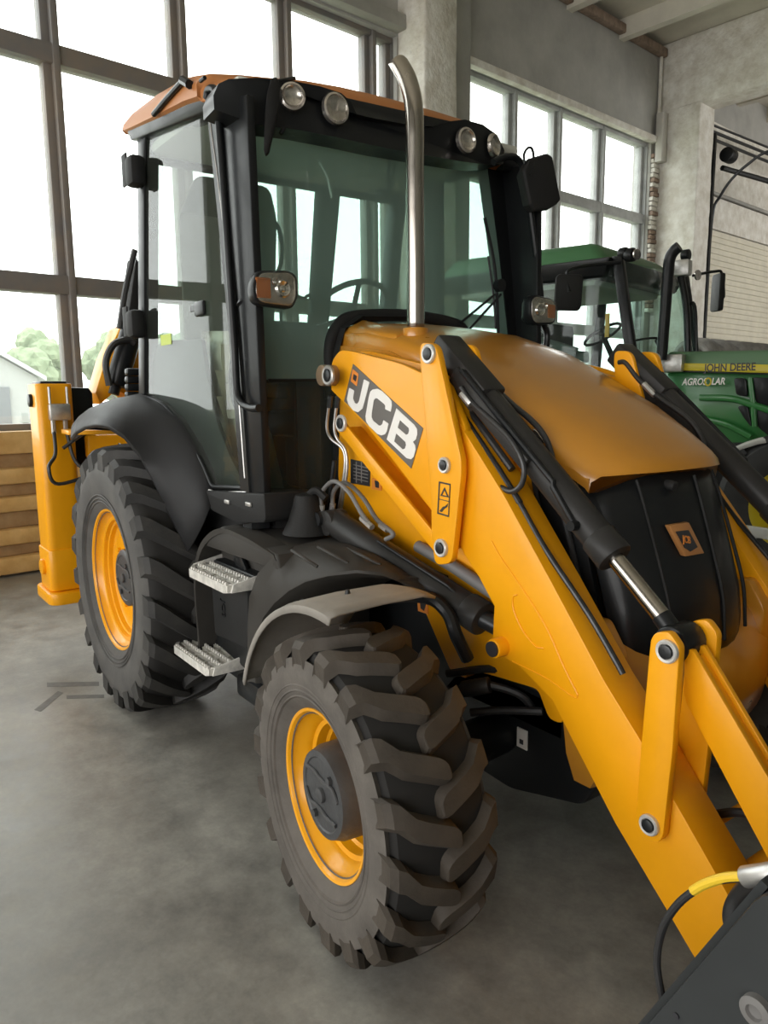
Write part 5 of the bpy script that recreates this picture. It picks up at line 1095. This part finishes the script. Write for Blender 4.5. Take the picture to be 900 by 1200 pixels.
# wheels and mudguards
TR = mat('tractor_tyre_rubber', (.02, .02, .02), .7, var=.2, vs=8)
def jwheel(x, y, R, W, rr, nl):
    wl = empty('wheel', (x, y, R), JD); o = (x, y, R)
    bm = nb(); lathe(bm, [(-W/2+.03, rr), (-W/2, rr+.08), (-W/2, R*.86), (-W/2+.05, R*.95), (0, R*.97), (W/2-.05, R*.95), (W/2, R*.86), (W/2, rr+.08), (W/2-.03, rr)], 64, o)
    for k in range(nl):
        for sg in (1, -1):
            a = 2*pi*(k+(.5 if sg > 0 else 0))/nl
            def P(w, da, r): return Vector((x+r*cos(a+da), y+w*sg, R+r*sin(a+da)))
            hexa(bm, [P(-W/2, 0, R*.9), P(-W/2, .06, R*.9), P(.03, .30, R*.95), P(.03, .24, R*.95), P(-W/2, .005, R*.985), P(-W/2, .055, R*.985), P(.03, .29, R), P(.03, .25, R)])
    link('tyre', bm, TR, wl)
    bm = nb(); lathe(bm, [(-W/2+.02, rr+.01), (-W/2+.05, rr-.02), (-W/2+.16, rr-.06), (-W/2+.18, .16), (-W/2+.10, .14), (-W/2+.10, 0)], 48, o); lathe(bm, [(W/2-.02, rr+.01), (W/2-.16, rr-.06), (W/2-.18, 0)], 48, o); link('rim', bm, YJD, wl)
    bm = nb(); [cyl(bm, (x+.2*cos(a), y-W/2+.15, R+.2*sin(a)), (x+.2*cos(a), y-W/2+.19, R+.2*sin(a)), .02, n=6) for a in [2*pi*k/8 for k in range(8)]]; link('wheel_nut', bm, STEEL, wl)
fx = ja(925, 655, 3.8).x
jwheel(fx, 4.02, .66, .44, .34, 18); jwheel(fx, 5.70, .66, .44, .34, 18)
jwheel(-4.35, 3.85, .98, .56, .53, 20); jwheel(-4.35, 5.9, .98, .56, .53, 20)
bm = nb(); rows = []
P = [(846, 534), (858, 527), (872, 521), (888, 516), (905, 513), (925, 514)]
for a, b in P:
    p = ja(a, b, 3.80); rows.append([p+Vector((0, 0, -.035)), p, p+Vector((0, .04, .02)), p+Vector((0, .44, .02))])
grid(bm, rows); o = link('mudguard', bm, LGREY, JD); solid(o, .015)  # pale grey paints in the glint along a black fender edge
bm = nb(); prism(bm, rounded(jxz([(862, 614), (884, 617), (920, 622), (920, 636), (890, 630), (869, 632)], 3.55), .01, 3), 3.52, 3.57, r=.006); prism(bm, jxz([(900, 620), (925, 622), (925, 650), (900, 640)], 3.55), 3.56, 3.9); link('mudguard_stay', bm, LGREY, JD)
bm = nb(); box(bm, (fx-.35, 4.3, .55), (fx+.25, 5.3, .95), .05); tube(bm, [(fx, 3.9, .74), (fx, 5.8, .74)], .09, 12, 0); link('front_axle', bm, GRN, JD)
JD.matrix_world = JR @ JD.matrix_world
# ================================================================== TYRES ON THE RACK
def hat(px, py, d): r = ray(px, py); t = (d-WN.dot(CO))/WN.dot(r); return CO+r*t
CARR = mat('dusty_car_tyre', (.17, .16, .15), .85, col2=(.26, .245, .225), vs=6)
DT = -4.7
t0 = hat(838, 399, DT); RT = .40; zr = t0.z-2*RT; s0 = t0.dot(WT)
rk = thing('tyre_rack', 'steel rack by the roller door carrying a row of loose tyres', 'rack', hall(DT, s0, 0))
bm = nb(); hbox(bm, DT-.30, DT-.24, s0-.5, s0+4.0, zr-.06, zr+.02, .004); hbox(bm, DT+.24, DT+.30, s0-.5, s0+4.0, zr-.06, zr+.02, .004); link('beam', bm, PIN, rk)
for sx in (s0-.45, s0+1.4, s0+3.1):
    for dd in (DT-.27, DT+.27):
        bm = nb(); hbox(bm, dd-.03, dd+.03, sx-.03, sx+.03, 0, zr-.055, .004); link('post', bm, PIN, rk)
bm = nb(); W2 = .21
lathe(bm, [(-W2+.02, .24), (-W2-.01, .28), (-W2-.025, .31), (-W2-.015, .345), (-W2+.005, RT-.04), (-W2+.03, RT-.012)]+[(y, RT-(.012 if k % 2 else 0)) for k, y in enumerate((-.17, -.13, -.12, -.08, -.07, -.02, -.01, .02, .03, .08, .09, .13, .14, .17))]+[(W2-.03, RT-.012), (W2-.005, RT-.04), (W2+.015, .345), (W2+.025, .31), (W2+.01, .28), (W2-.02, .24), (0, .255), (-W2+.02, .24)], 56)
ct = link('car_tyre', bm, CARR); LBS = ['first loose tyre of the rack row, just right of the tractor cab rails', 'second loose tyre from the left on the rack', 'third loose tyre from the left on the rack', 'fourth loose tyre from the left on the rack', 'fifth loose tyre from the left on the rack', 'rightmost loose tyre on the rack, cut by the frame edge']
PXS = [824, 838, 852, 866, 883, 900]
for k, px in enumerate(PXS):
    o = ct if k == 0 else ct.copy()
    if k: C.objects.link(o)
    p = hat(px, 399, DT); s_ = s0+(k-1)*.62
    pos = hall(DT, s_, zr+RT+.022)
    o.matrix_world = Matrix.Translation(pos) @ Matrix.Rotation(BW+random.uniform(-.05, .05), 4, 'Z')
    tag(o, LBS[k], 'tyre', 'loose tyres on the rack')
